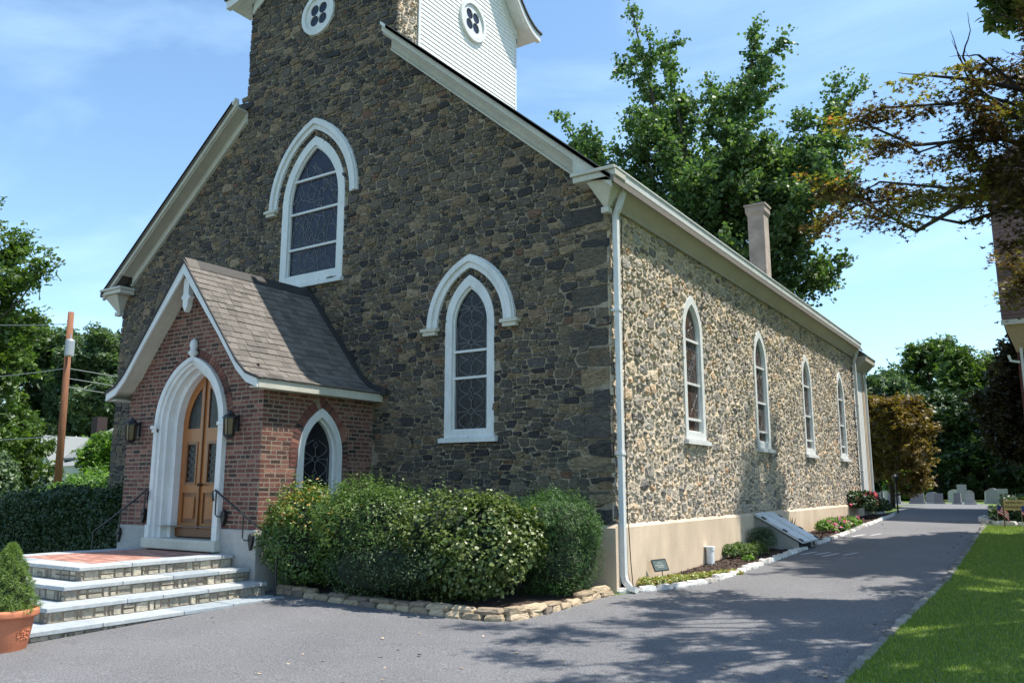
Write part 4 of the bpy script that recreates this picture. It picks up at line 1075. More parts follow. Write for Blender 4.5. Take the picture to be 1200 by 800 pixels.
# ================================================================== FRONT SHRUBS
def pcol(P, D, r):
    v = r.rand(len(P))*.84; top = (D[:,2] > .35) & (r.rand(len(P)) < .22); v[top] = .86+.14*r.rand(top.sum()); return v
shrub('pieris_shrub', 'leafy green shrub with yellow and reddish shoot tips beside the porch corner', 'shrub', (-4.3,-2.1,.74), (.86,.80,.80), 15000, .062, T_NARROW, l_pieris, 21, up=1.1, cols=pcol, lumpa=.13, thick=.3, sprigs=500, taper=.35)
shrub('evergreen_shrub', 'loose mid green shrub, tallest of the row below the gable window', 'shrub', (-3.1,-1.95,.80), (1.12,.98,.84), 19000, .052, T_NARROW, l_holly, 22, lumpa=.13, thick=.35, up=1.2, sprigs=900, sprig_len=.17, taper=.35)
shrub('evergreen_shrub', 'low dark green shrub filling the front middle of the bed behind the ledge stones', 'shrub', (-2.4,-2.45,.45), (1.3,.48,.46), 9000, .05, T_NARROW, l_dark, 23, lumpa=.07, thick=.25)
shrub('laurel_shrub', 'broad rounded shrub of glossy pale laurel leaves at the bed corner', 'shrub', (-1.42,-1.92,.66), (1.17,.95,.77), 19000, .056, T_RH, l_laurel, 24, lumpa=.12, thick=.35, up=1.1, sprigs=500, sprig_len=.1, lobes=12, taper=.16)
shrub('yew_shrub', 'dense dark green yew bush nearest the church corner', 'shrub', (-.60,-.85,.72), (.74,.62,.80), 42000, .045, T_NEEDLE, l_yew, 25, power=3.4, lumpf=4.5, lumpa=.08, thick=.22, up=.5, spread=.6, coref=.78, lobes=16, sprigs=1500, sprig_len=.1)
shrub('clipped_hedge', 'long dark clipped evergreen hedge left of the porch', 'hedge', (-12.3,-1.15,.48), (3.6,.8,.90), 40000, .055, T_RH, l_dark, 26, power=3.4, lumpf=2.4, lumpa=.08, thick=.25, lobes=0, coref=.78, sprigs=2500, sprig_len=.16)
# ================================================================== POTTED SPRUCE
pp = (-4.24, -6.78, -.24)
pot = thing('potted_spruce', 'conical dwarf spruce in a terracotta pot beside the entrance steps', 'potted plant', pp)
g = G(); g.lathe([(0,0),(.225,0),(.235,.02),(.235,.05),(.245,.07),(.285,.34),(.29,.36),(.285,.38),(.315,.39),(.335,.41),(.335,.46),(.32,.48),(.29,.48),(.275,.44),(0,.43)], pp, 40); pb = part('pot', g, m_terra, pot, smooth=True)
bevel(pb, .004)
g = G()
for k in range(26):
    for th0 in (R(-60), R(20), R(100), R(-150)):
        th = th0+rb.uniform(-.28,.28); zz = .16+rb.uniform(0,.10); rr = .245+.04*(zz-.07)/.27+.03*zz
        g.lathe([(0,-.012),(.011,0),(0,.012)], (pp[0]+rr*math.cos(th)*.985, pp[1]+rr*math.sin(th)*.985, pp[2]+zz), 6)
part('relief_fruit', g, m_terra, pb)
r = np.random.RandomState(4); n = 16000
hh = r.rand(n)**1.25; th = r.uniform(0, 6.283, n)
rr = .30*(1-hh)**.72*(1+.14*np.sin(th*5+hh*21)+.10*np.sin(th*9-hh*34))*(1-.25*r.rand(n)**2)+.01
P = np.stack([pp[0]+.0+rr*np.cos(th), pp[1]+rr*np.sin(th), pp[2]+.45+hh*.74], 1)
N = np.stack([np.cos(th), np.sin(th), np.full(n,.5)], 1)
leaf_mesh('foliage', P, N*.4, .034, T_NEEDLE, l_spruce, pot, rng=r, spread=.4, ydir=N)
g = G(); g.lathe([(.24,0),(.235,.1),(.16,.4),(.03,.66),(0,.68)], (pp[0],pp[1],pp[2]+.44), 14); part('inner_shade_mass', g, l_core, pot)  # solid cone under the needles, inner shade painted as near-black

# ================================================================== LEDGE STONE EDGING AND KERBS
def along(path, step, jit=0):
    out = []; acc = 0
    for a, b in zip(path, path[1:]):
        L_ = math.hypot(b[0]-a[0], b[1]-a[1]); t = -acc
        while t+step(0) < L_: t += 0; break
    # resample
    pts = [path[0]]; seg = 0; pos = np.array(path[0], float); need = step(0)
    i = 0
    while i < len(path)-1:
        b = np.array(path[i+1], float); L_ = np.linalg.norm(b-pos)
        if L_ < need: need -= L_; pos = b; i += 1
        else: pos = pos+(b-pos)/L_*need; pts.append(tuple(pos)); need = step(0)
    return pts
def rock(p0, p1, wd, z0, z1, rng, ov=.0, jag=.18):
    """rough block between two ground points"""
    p0 = np.array(p0); p1 = np.array(p1); d = p1-p0; L_ = np.linalg.norm(d) or 1; d /= L_; nrm = np.array([-d[1], d[0]])
    V = []; n = 6
    for zi, z in enumerate((z0, z0+(z1-z0)*.55, z1)):
        for j in range(8):
            a = 2*math.pi*j/8; u = math.copysign(abs(math.cos(a))**.45, math.cos(a)); v = math.copysign(abs(math.sin(a))**.45, math.sin(a))
            s = (1.0, 1.05, .86)[zi]
            q = (p0+p1)/2+d*u*(L_/2+ov)*s*rng.uniform(1-jag*.5, 1.0)+nrm*v*wd/2*s*rng.uniform(1-jag, 1+jag*.4)
            V.append((q[0], q[1], z+rng.uniform(-.1, .1)*(z1-z0)*(zi > 0)))
    V.append(tuple(np.mean(V[16:24], 0)+np.array([0,0,.006])))
    F = [(i*8+j, i*8+(j+1) % 8, (i+1)*8+(j+1) % 8, (i+1)*8+j) for i in range(2) for j in range(8)]+[(16+j, 16+(j+1) % 8, 24) for j in range(8)]
    return V, F
edg = thing('ledge_stone_edging', 'low dry laid edging of rough tan ledge stones round the shrub bed', 'stone edging', (-2.5,-2.6,-.08))
path = [(-4.75,-2.42),(-3.8,-2.55),(-2.8,-2.67),(-1.45,-2.75),(-.45,-2.78),(-.22,-2.74),(-.08,-2.40),(-.03,-1.5),(-.02,-.45),(.02,-.10)]
for lay in range(2):
    pts = along(path, lambda _: rb.uniform(.18,.36) if lay == 0 else rb.uniform(.22,.46))
    for a, b in zip(pts, pts[1:]):
        zz = zg((a[1]+b[1])/2); h0 = .075
        if lay and rb.random() < .12: continue
        wd = rb.uniform(.16,.24); V, F = rock(a, b, wd, zz-.03 if lay == 0 else zz+.068, zz+h0 if lay == 0 else zz+rb.uniform(.115,.15), rb)
        off = np.array([.02, .03])*lay; V = [(v[0]-off[0], v[1]+off[1], v[2]) for v in V]
        q = G(); q.add(V, F, rb.random()); part('stone', q, m_ledge, edg, origin=V[-1])
kerb = thing('stone_kerb', 'whitewashed stone kerb between the flower bed and the driveway', 'kerb', (.95, 6, .15))
path = [(.06,-.06),(.22,.12),(.55,.62),(.91,1.56),(.96,4.2),(.98,8),(1.0,12.7),(.93,19),(.5,23)]
pts = along(path, lambda _: rb.uniform(.26,.5))
for a, b in zip(pts, pts[1:]):
    ym = (a[1]+b[1])/2; zz = zg(ym)
    if 7.6 < ym < 8.6: continue
    V, F = rock(a, b, rb.uniform(.13,.17), zz-.05, zz+rb.uniform(.055,.085), rb, jag=.12); q = G(); q.add(V, F, rb.random()*.6+.4 if rb.random() < .85 else .1); part('stone', q, m_kerb, kerb, origin=V[-1])
kerb2 = thing('lawn_edging', 'low grey stone edging between the driveway and the right hand lawn', 'kerb', (4.1, 2, .05))
pts = along(right_edge[1:8], lambda _: rb.uniform(.22,.42))
for a, b in zip(pts, pts[1:]):
    zz = zg((a[1]+b[1])/2); V, F = rock(a, b, rb.uniform(.10,.14), zz-.05, zz+rb.uniform(.015,.035), rb, jag=.3); q = G(); q.add(V, F, rb.random()); part('stone', q, m_dull, kerb2, origin=V[-1])
edg3 = thing('curved_bed_edging', 'curved pale stone edging of the sign bed at the end of the lawn', 'stone edging', (4.3, 16.5, .5))
pts = along([(3.75,19.5),(3.7,18.0),(3.85,16.9),(4.3,16.2),(5.0,15.9),(6.5,15.8)], lambda _: rb.uniform(.3,.5))
for a, b in zip(pts, pts[1:]):
    zz = zg((a[1]+b[1])/2); V, F = rock(a, b, .2, zz-.05, zz+rb.uniform(.10,.16), rb, jag=.12); q = G(); q.add(V, F, rb.uniform(.4,1)); part('stone', q, m_kerb, edg3, origin=V[-1])

# fallen leaves on the driveway
r = np.random.RandomState(19); n = 170
P = np.stack([np.where(r.rand(n) < .6, 4.0-.35*r.rand(n)**2, r.uniform(-4.5, 4.0, n)), np.where(r.rand(n) < .5, r.uniform(-6.5,-2.9,n), r.uniform(-3,16,n)), np.zeros(n)], 1)
k = (P[:,1] < -3.1) | (P[:,0] > 1.1); P = P[k]; P[:,2] = .03*np.clip(P[:,1], -8, 18)+.012
o = leaf_mesh('fallen_leaves', P, np.tile([0,0,1.], (len(P),1)), .045, T_RH, m_ledge, None, rng=r, spread=.3); tag(o, 'scattered dry leaves and grit lying on the grey driveway', 'leaves', kind='stuff')
# mulch chips
r = np.random.RandomState(9); n = 7000
P = np.stack([r.uniform(.1,.88,n), r.uniform(.7,20,n), np.zeros(n)], 1); P = P[(P[:,0] < .1+P[:,1]*.5)]; P[:,2] = .03*np.minimum(P[:,1],18)+.038
o = leaf_mesh('mulch_chips', P, np.tile([0,0,1.], (len(P),1)), .05, T_NARROW, m_chip, None, rng=r, spread=.5); o['kind'] = 'stuff'; tag(o, 'dark shredded bark mulch spread over the flower bed', 'mulch')
# ================================================================== BED PLANTS AND FITTINGS
def clumps(name, label, cat, base, C, rad, n, size, tmpl, mat, seed, up=.6, spread=.7, blooms=None, group=None):
    r = np.random.RandomState(seed); t = thing(name, label, cat, base, group)
    C = np.array(C, float); P = C[r.randint(0, len(C), n)]; D = r.normal(0, 1, (n,3)); D /= np.linalg.norm(D, axis=1)[:,None]; D[:,2] = abs(D[:,2])
    P = P+D*np.array(rad)*(1-.5*r.rand(n)**2)[:,None]
    leaf_mesh('foliage', P, D+np.array([0,0,up]), size, tmpl, mat, t, rng=r, spread=spread)
    if blooms:
        bm, bn, bs = blooms; Q = C[r.randint(0, len(C), bn)]; D = r.normal(0, 1, (bn,3)); D /= np.linalg.norm(D, axis=1)[:,None]; D[:,2] = abs(D[:,2])*.8+.1
        Q = Q+D*np.array(rad)*1.03; Q = np.repeat(Q, 7, 0)+r.normal(0, bs*.45, (bn*7,3)); leaf_mesh('blossom', Q, np.tile([.3,-.4,1.], (len(Q),1)), bs, T_RH, bm, t, rng=r, spread=.8)
    return t
bedz = lambda y: zg(y)+.03
clumps('stonecrop', 'low yellow green stonecrop carpet in front of the pale foundation', 'ground cover', (.4,1.8,.06), [(.18+.09*i+rb.uniform(-.05,.05), .75+.27*i+rb.uniform(-.1,.1), bedz(1)+.01) for i in range(10) for _ in range(3) if .18+.09*i < .78 or True][:27], (.17,.2,.09), 5200, .036, T_RH, l_sedum, 31)
clumps('lavender', 'grey green lavender bush in the bed just before the cellar doors', 'plant', (.45,6.5,.2), [(.45+rb.uniform(-.2,.22), 6.5+rb.uniform(-.35,.4), bedz(6.5)+.14) for i in range(9)], (.16,.2,.36), 4200, .085, T_NEEDLE, l_grey, 32, up=1.5)
clumps('catmint', 'low dark green catmint mound left of the lavender', 'plant', (.35,5.4,.2), [(.35+rb.uniform(-.25,.3), 5.3+rb.uniform(-.6,.6), bedz(5.4)+.06) for i in range(9)], (.18,.22,.2), 3600, .06, T_NARROW, l_green, 33, up=1)
clumps('seedling', 'tiny bright green seedling alone in the mulch near the kerb', 'plant', (.62,4.6,.15), [(.62,4.6,bedz(4.6)+.02)], (.11,.14,.07), 260, .05, T_RH, l_greenb, 34)
clumps('flowering_annuals', 'bright green bedding plants with pink flowers beyond the cellar doors', 'flowers', (.5,12.8,.4), [(.5+rb.uniform(-.25,.3), 12.8+rb.uniform(-1.6,1.6), bedz(12.8)+.06) for i in range(12)], (.2,.28,.24), 4200, .075, T_RH, l_greenb, 35, blooms=(l_pink, 26, .075))
clumps('petunias', 'magenta petunias spilling toward the kerb', 'flowers', (.72,12.2,.4), [(.72+rb.uniform(-.12,.1), 12.2+rb.uniform(-.5,.5), bedz(12.2)+.03) for i in range(5)], (.13,.2,.14), 900, .06, T_RH, l_greenb, 36, blooms=(l_pink, 34, .075))
clumps('rose_bush', 'dark leaved rose bush with deep pink blooms at the far church corner', 'bush', (.45,17.6,.55), [(.40+rb.uniform(-.3,.3), 17.6+rb.uniform(-.5,.5), bedz(17.6)+.40) for i in range(10)], (.26,.32,.46), 6500, .09, T_RH, l_dark, 37, blooms=(l_rose, 42, .10))
clumps('boxwood', 'small dark boxwood beyond the rose bush by the rear steps', 'bush', (.3,20.6,.55), [(.35+rb.uniform(-.2,.2), 20.6+rb.uniform(-.9,.9), bedz(20)+.2) for i in range(7)], (.3,.4,.35), 3000, .09, T_RH, l_dark, 38)
t = thing('yucca', 'spiky dark sword leaved plant against the foundation behind the cellar doors', 'plant', (.22,9.3,.3)); 
for k in range(13):
    a = k*2.4; L_ = rb.uniform(.35,.62); q = G(); d = Vector((math.cos(a)*.35, math.sin(a)*.35, 1)).normalized(); s_ = Vector((-math.sin(a), math.cos(a), 0))*.028; b_ = Vector((.22,9.3,bedz(9.3)))
    q.add([b_-s_, b_+s_, b_+d*L_*.55+s_*.9, b_+d*L_*.55-s_*.9, b_+d*L_+Vector((math.cos(a),math.sin(a),0))*.06, b_+d*L_*.5+Vector((math.cos(a),math.sin(a),-.2))*.02], [(0,1,2,3),(3,2,4),(0,3,5),(1,2,5)]); part('blade', q, l_dark, t)
# ground sign
t = thing('plant_sign', 'small dark tilted plaque on a thin stake in the stonecrop', 'sign', (.22,1.22,.05))
C0 = Vector((.22,1.22,.32)); ux = Vector((.05,1,.0)).normalized(); 
ux = Vector((.35,.94,.02)).normalized(); uz = Vector((-.30,-.12,.95)).normalized(); un = ux.cross(uz).normalized()
def pl(a, b, d): return tuple(C0+ux*a+uz*b+un*d)
q = G(); rr_ = [( .17,.085),(.155,.10),(-.155,.10),(-.17,.085),(-.17,-.085),(-.155,-.10),(.155,-.10),(.17,-.085)]
q.plate(rr_, [], 0, .012, pl); part('board', q, m_black, t)
q = G(); q.plate([(.15,.08),(-.15,.08),(-.15,-.08),(.15,-.08)], [], .012, .015, pl); part('face_plate', q, m_plaque, t)
q = G()
for (a, b, w_) in ((-.03,.04,.06),(.03,.035,.04),(-.02,.0,.20),(.0,-.03,.15)):
    q.plate([(a-w_/2,b-.006),(a+w_/2,b-.006),(a+w_/2,b+.006),(a-w_/2,b+.006)], [], .015, .017, pl)
part('faint_lettering', q, m_letter, t)
q = G(); q.tube([pl(0,-.10,.006), (.25,1.26,.03)], .007, 5); part('stake', q, m_iron, t)
# vent pipe
t = thing('vent_pipe', 'short white plastic pipe standing against the foundation', 'pipe', (.16,3.75,.12))
q = G(); q.lathe([(.075,0),(.075,.26),(.085,.26),(.085,.31),(.07,.31),(.07,.05)], (.16,3.75,bedz(3.75)), 18); part('pipe', q, m_pvc, t, smooth=False)
q = G(); q.box(.07,.24,3.66,3.84,bedz(3.75)+.312,bedz(3.75)+.325); part('cap', q, m_pvc, t)
# cellar doors
t = thing('cellar_doors', 'pale grey sloping steel cellar doors against the church foundation', 'cellar hatch', (.5,7.5,.25))
y0c, y1c = 6.85, 8.25; xt, zt, xb_, zb_ = .08, .98, 1.10, .40
q = G(); q.prism([(.07,0),(.07,.93),(.98,.40),(.98,0)], lambda a, b, tt: (a, tt, b), y0c+.06, y0c+.14); q.prism([(.07,0),(.07,.93),(.98,.40),(.98,0)], lambda a, b, tt: (a, tt, b), y1c-.14, y1c-.06); part('cheek_wall', q, m_conc, t)
dv = Vector((xb_-xt, 0, zb_-zt)).normalized(); nv_ = Vector((-dv.z, 0, dv.x)); Lc = math.hypot(xb_-xt, zb_-zt)
def cd_(a, b, d): return tuple(Vector((xt, b, zt))+dv*a+nv_*d)
ym = (y0c+y1c)/2
for (a, b) in ((y0c, ym-.02), (ym+.02, y1c)):
    q = G(); q.plate([(0,a),(Lc,a),(Lc,b),(0,b)], [], -.02, .02, cd_); d = part('door', q, m_cellar, t); bevel(d, .006)
    q = G(); q.plate([(.10,a+.10),(Lc-.10,a+.10),(Lc-.10,b-.10),(.10,b-.10)], [], .02, .03, cd_); part('panel', q, m_cellar, d)
    for s in (.18, .62, .95):
        yy = a if a == y0c else b; q = G(); e = .0
        q.plate([(s*Lc-.05, yy-.05+(.04 if a == y0c else -.04)), (s*Lc+.05, yy-.05+(.04 if a == y0c else -.04)), (s*Lc+.05, yy+.05+(.04 if a == y0c else -.04)), (s*Lc-.05, yy+.05+(.04 if a == y0c else -.04))], [], .018, .04, cd_); part('hinge', q, m_black, d)
q = G(); q.plate([(.0,ym-.03),(Lc,ym-.03),(Lc,ym+.03),(0,ym+.03)], [], .021, .036, cd_); part('centre_strip', q, m_cellar, t)
q = G(); q.box(.1,.95,y0c+.14,y1c-.14,0,.38); part('stairwell_dark_fill', q, m_void, t)  # solid block; the dark of the hollow is painted on

# ================================================================== RIGHT: LAWN, MAPLES, SIGN, HOUSE
r = np.random.RandomState(12); n = 120000
d = 4+26*r.rand(n)**1.15; an = r.uniform(-.12,.16,n)
yy = -5+24*r.rand(n)**1.5; xx = 4.02+r.rand(n)**1.1*(2.2+.0*yy)
k = (xx > np.interp(yy, [-8,-3.7,-.9,3.5,9,14.4,17], [4.15,4.03,4.06,4.15,4.05,3.93,3.9])+.03) & ~((yy > 15.9))
P = np.stack([xx, yy, np.zeros(n)], 1)[k]; P[:,2] = .03*np.clip(P[:,1], -8, 18)
o = leaf_mesh('lawn_grass', P, np.tile([.0,-.9,.25], (len(P),1)), .036, T_NEEDLE, m_blade, None, rng=r, spread=.6, ydir=np.tile([0,0,1.2], (len(P),1))); tag(o, 'short green lawn grass right of the driveway', 'grass', kind='stuff')
r = np.random.RandomState(13); n = 26000
P = np.stack([r.uniform(-26,-14.5,n), r.uniform(-.8,6,n), np.zeros(n)], 1); P[:,2] = .03*P[:,1]
o = leaf_mesh('lawn_grass', P, np.tile([.5,-.9,.25], (len(P),1)), .09, T_NEEDLE, m_blade, None, rng=r, spread=.6, ydir=np.tile([0,0,1.2], (len(P),1))); tag(o, 'sunlit lawn grass beyond the hedge at the left', 'grass', kind='stuff')

# bronze Japanese maple overhead (trunk stands right of the frame)
tr = Tree(40); tb = np.array([9.4, 3.2, -.1+zg(3)])
tr.g.tube([tuple(tb), tuple(tb+[0,-.1,1.8]), tuple(tb+[-.3,-.2,3.6]), tuple(tb+[-.2,0,5.6])], [.26,.21,.17,.12], n=10)
TG = [  # limb targets (x,y,z)
 (5.1,1.2,7.6),(4.7,.8,7.5),(4.9,1.3,7.1),(4.4,1.0,7.6),(3.9,.9,7.3),(3.3,1.0,6.9),(5.0,.6,6.7),(5.5,1.5,6.5),(4.4,.7,6.3),(3.4,1.4,5.9),
 (4.9,.9,5.9),(5.6,1.8,5.8),(5.2,1.1,5.5),(4.5,.6,5.5),(3.7,.9,5.8),(3.25,.7,5.55),(4.1,1.3,5.7),(6.2,.5,6.5),(7.6,-1.2,7.3),(8.0,.6,7.2),(7.4,2.6,7.0),(8.2,3.8,7.3),(7.2,-2.2,6.8),(7.9,6.4,7.6),(7.0,8.6,8.0),(8.0,8.2,8.2),(7.3,3.9,7.2),(7.8,-3.6,7.2),(5.0,-.8,9.0),(4.2,-.2,9.4),(5.4,.2,9.6),(4.6,-1.6,8.6),(3.8,-1.0,9.1),(5.5,-1.4,8.8),(5.4,1.2,10.0),(5.2,-2.6,8.0),(5.7,-3.3,8.0),(4.7,-2.2,8.4),(5.4,-4.2,8.1),(4.9,-3.6,8.4),(6.0,-1.6,7.2),(6.8,2.2,7.2),(7.2,.8,7.8),(6.4,-.8,6.6),(7.0,4.0,7.6),(7.8,2.0,8.8),(6.0,-.2,7.4),
 (5.6,2.6,4.6),(5.35,2.9,4.45),(6.5,-3,7),(7.5,-2.4,7.6),(8.5,-3.5,7.5),(6.3,-5,7.3),(7.6,-5.4,7.1),(6.6,-6.6,7.6),(6.6,1.0,6.4),(7.5,5,7),(6.4,5.6,8),(7.2,7.2,8.4),(6.3,-1.8,6.2),(7.0,-.6,5.9),(8.6,-1,7),(9.5,1,8.2),(10.5,4,7.5),(8.2,5.5,8)]
for i, tg in enumerate(TG):
    tg = np.array(tg)+np.array([.35 if tg[0] < 5.8 else 0, 0, .05]); st = tb+np.array([-.3,-.15,3.4+.3*(i % 6)]); v = tg-st; L_ = np.linalg.norm(v)
    midp = st+v*.5+np.array([0,0,.45+.1*L_])*.6+tr.r.normal(0,.12,3)
    p = [st+(midp-st)*t for t in (0,.5)]+[midp+(tg-midp)*t for t in (0,.35,.7,1)]
    p = [q_+(tr.r.normal(0,.13,3) if 0 < k_ else 0) for k_, q_ in enumerate(p)]
    tr.g.tube([tuple(q) for q in p], [.07*(1-.8*k_/5)*(1 if i % 3 else 1.25) for k_ in range(6)], n=5, caps=False)
    for k_ in range(3):
        q = p[3+k_]; dd = norm(norm(tg-midp)+tr.r.normal(0,.8,3)*np.array([1,1,.35]))
        tr.limb(q, dd, .75*tr.r.uniform(.7,1.2), .016, 0, curl=.15, up=-.03, nb=4, spread=.8, tl=.34, ntw=4)
def mcol(P, r):
    v = r.rand(len(P))*.66; k = np.sin(P[:,0]*2.1+1)*np.sin(P[:,2]*3.1)*np.sin(P[:,1]*1.7) > .18
    v[k] = .45+.45*r.rand(k.sum()); e = (P[:,0] < 3.6) & (P[:,2] > 6.0) & (r.rand(len(P)) < .7); v[e] = .72+.28*r.rand(e.sum()); return v
finish(tr, 'maple_tree', 'bronze leaved maple whose branches hang in over the driveway at top right', 'tree', tuple(tb), l_mapleb, m_twig, 32, .09, .10, T_STAR, up=1.2, spread=.55, rndf=mcol, cull=lambda P: (((P[:,0] > 5.9) | (np.random.RandomState(3).rand(len(P)) < .46)) & ~((P[:,0] < 6.1) & (P[:,1] > .35) & (P[:,2] > 1.6+.47*(P[:,1]+11.7)) & (P[:,2] < 1.6+.60*(P[:,1]+11.7))) & ~((P[:,0] < 5.95) & (P[:,1] < .35) & (P[:,2]-1.6 < .60*(P[:,1]+11.7)))))
# tall shade trees right of the frame (their shade falls on wall and driveway)
tr = Tree(44); tb = np.array([9.3,11.3,.3]); tr.g.tube([tuple(tb), tuple(tb+[-.2,0,5.5]), tuple(tb+[-.4,-.3,11]), tuple(tb+[-.6,-.6,16.0])], [.4,.33,.22,.06], n=10)
for i in range(26):
    f = .28+.70*i/26; q = tb+np.array([-.6*f,-.6*f,16.0*f]); az = i*2.4; u = (f-.28)/.72
    L_ = 4.9*(1-.42*u)
    tr.limb(q, [math.cos(az), math.sin(az)*.75, .35], L_, .07, 1, nb=4, tl=.8, ntw=3)
finish(tr, 'shade_tree', 'tall broadleaf tree standing on the lawn right of the frame', 'tree', tuple(tb), l_green, m_bark, 12, .22, .25, T_TUFT, cull=lambda P: (P[:,2] < 17.3) & np.where(P[:,2] < 13.5, P[:,0] > 5.5+.11*(P[:,2]-1.6), P[:,0] > 5.3))

# sign bed
t = thing('shrub_mound', 'dark low shrubs filling the sign bed at the end of the lawn', 'shrub', (5.2,17.2,.5))
r = np.random.RandomState(50); n = 9000; P = np.stack([r.uniform(4.0,8,n), r.uniform(16.3,18.6,n), zg(17)+.05+.75*r.rand(n)**.7], 1)
P[:,2] -= .35*(P[:,0] < 4.35)
leaf_mesh('foliage', P, np.tile([0,-.5,1.], (n,1)), .10, T_RH, l_dark, t, rng=r)
def text_obj(s, size, loc, rot, mat, parent, name='lettering', ext=.004):
    cu = bpy.data.curves.new(name, 'FONT'); cu.body = s; cu.size = size; cu.extrude = ext; cu.align_x = 'CENTER'; cu.align_y = 'CENTER'
    ob = bpy.data.objects.new(name, cu); COL.objects.link(ob); dg = bpy.context.evaluated_depsgraph_get()
    me = bpy.data.meshes.new_from_object(ob.evaluated_get(dg)); bpy.data.objects.remove(ob)
    me.materials.clear(); me.materials.append(mat); o = bpy.data.objects.new(name, me); COL.objects.link(o)
    o.parent = parent; o.location = Vector(loc)-LOC[parent.name]; o.rotation_euler = rot; return o
sx, sy = 4.72, 15.6
t = thing('parking_sign', 'ochre parking sign board on posts at the end of the lawn', 'sign', (sx, sy, .46))
q = G(); q.box(sx-.26, sx+.26, sy-.02, sy+.02, .93, 1.21); part('board', q, m_signy, t)
q = G(); q.box(sx-.29, sx-.262, sy-.03, sy+.03, .4, 1.25); part('post', q, m_signt, t); q = G(); q.box(sx+.262, sx+.29, sy-.03, sy+.03, .4, 1.25); part('post', q, m_signt, t)
text_obj('RESERVED', .095, (sx, sy-.026, 1.13), (R(90),0,0), m_signt, t); text_obj('PARKING', .11, (sx, sy-.026, 1.01), (R(90),0,0), m_signt, t)
def flag(x, y, label):
    t = thing('small_flag', label, 'flag', (x, y, zg(y)), 'small flags in the sign bed'); z0 = zg(y)
    q = G(); q.tube([(x,y,z0),(x,y,z0+.62)], .006, 5); part('stick', q, m_tan, t)
    for i in range(7):
        q = G(); za = z0+.60-.036*i; vs = []; fs = []; m_ = 7
        for j in range(m_):
            u = j/(m_-1); yo = .025*math.sin(u*7+i*.4); dz = -.16*u*u-.05*u
            vs += [(x+.01+u*.26, y+yo, za+dz), (x+.01+u*.26, y+yo+.004, za+dz-.035)]
        for j in range(m_-1): fs.append((2*j, 2*j+1, 2*j+3, 2*j+2))
        q.add(vs, fs); part('stripe', q, m_red if i % 2 == 0 else m_fw, t)
    q = G(); q.add([(x+.008,y-.01,z0+.602),(x+.12,y+.012,z0+.56),(x+.12,y+.012,z0+.43),(x+.008,y-.01,z0+.46)], [(0,1,2,3)]); part('canton', q, m_blue, t)
flag(4.28, 15.75, 'small striped flag on a stick left of the ochre sign'); flag(4.88, 15.3, 'small striped flag on a stick right of the ochre sign at the frame edge')

# neighbouring house
nh = thing('brick_house', 'tall brick house with brown slate hung upper storey at the right edge', 'house', (8,24,.5))
q = G(); q.box(5.05,15,21.0,34,.3,6.6); part('wall', q, m_brick, nh)
q = G(); q.box(4.74,15,20.2,34,7.1,12.2); up_ = part('upper_wall', q, m_slate, nh)
q = G(); q.prism([(4.76,12.2),(15,12.2),(15,12.3),(9.9,17),(4.6,12.3)], lambda a, b, tt: (a, tt, b), 20.0, 34.2); part('roof', q, m_slate, nh)
z = 7.15
while z < 12.1:
    q = G(); q.prism([(0,z),(-.035,z),(-.012,z+.155),(0,z+.155)], lambda a, b, tt: (tt, 20.2+a, b), 4.72, 9.0, rb.random()); part('slate_course', q, m_slate, up_); z += .15
q = G(); q.hexa([(5.05,21.0,6.1),(15,21.0,6.1),(15,21.2,6.1),(5.05,21.2,6.1),(4.76,20.22,7.09),(15,20.22,7.09),(15,21.2,7.09),(4.76,21.2,7.09)]); part('cove_soffit', q, m_tan, nh)
q = G(); q.box(4.70,15,20.14,20.199,6.95,7.12); part('band_board', q, m_cream, nh)
q = G(); q.tube([(5.18,20.93,6.4),(5.18,20.93,.6)], .06, 4); part('downspout', q, m_white, nh)
q = G(); q.tube([(5.1,20.9,5.75),(4.85,20.8,5.80),(4.8,20.8,6.0)], .05, 4); part('gutter_elbow', q, m_white, nh)
for zz in np.arange(.6, 6.0, .24):
    pass
q = G(); q.box(5.6,6.6,20.93,20.999,1.4,3.2); wf = part('window', q, m_white, nh); q = G(); q.box(5.7,6.5,20.92,20.929,1.5,3.1); part('pane', q, m_glass, wf)

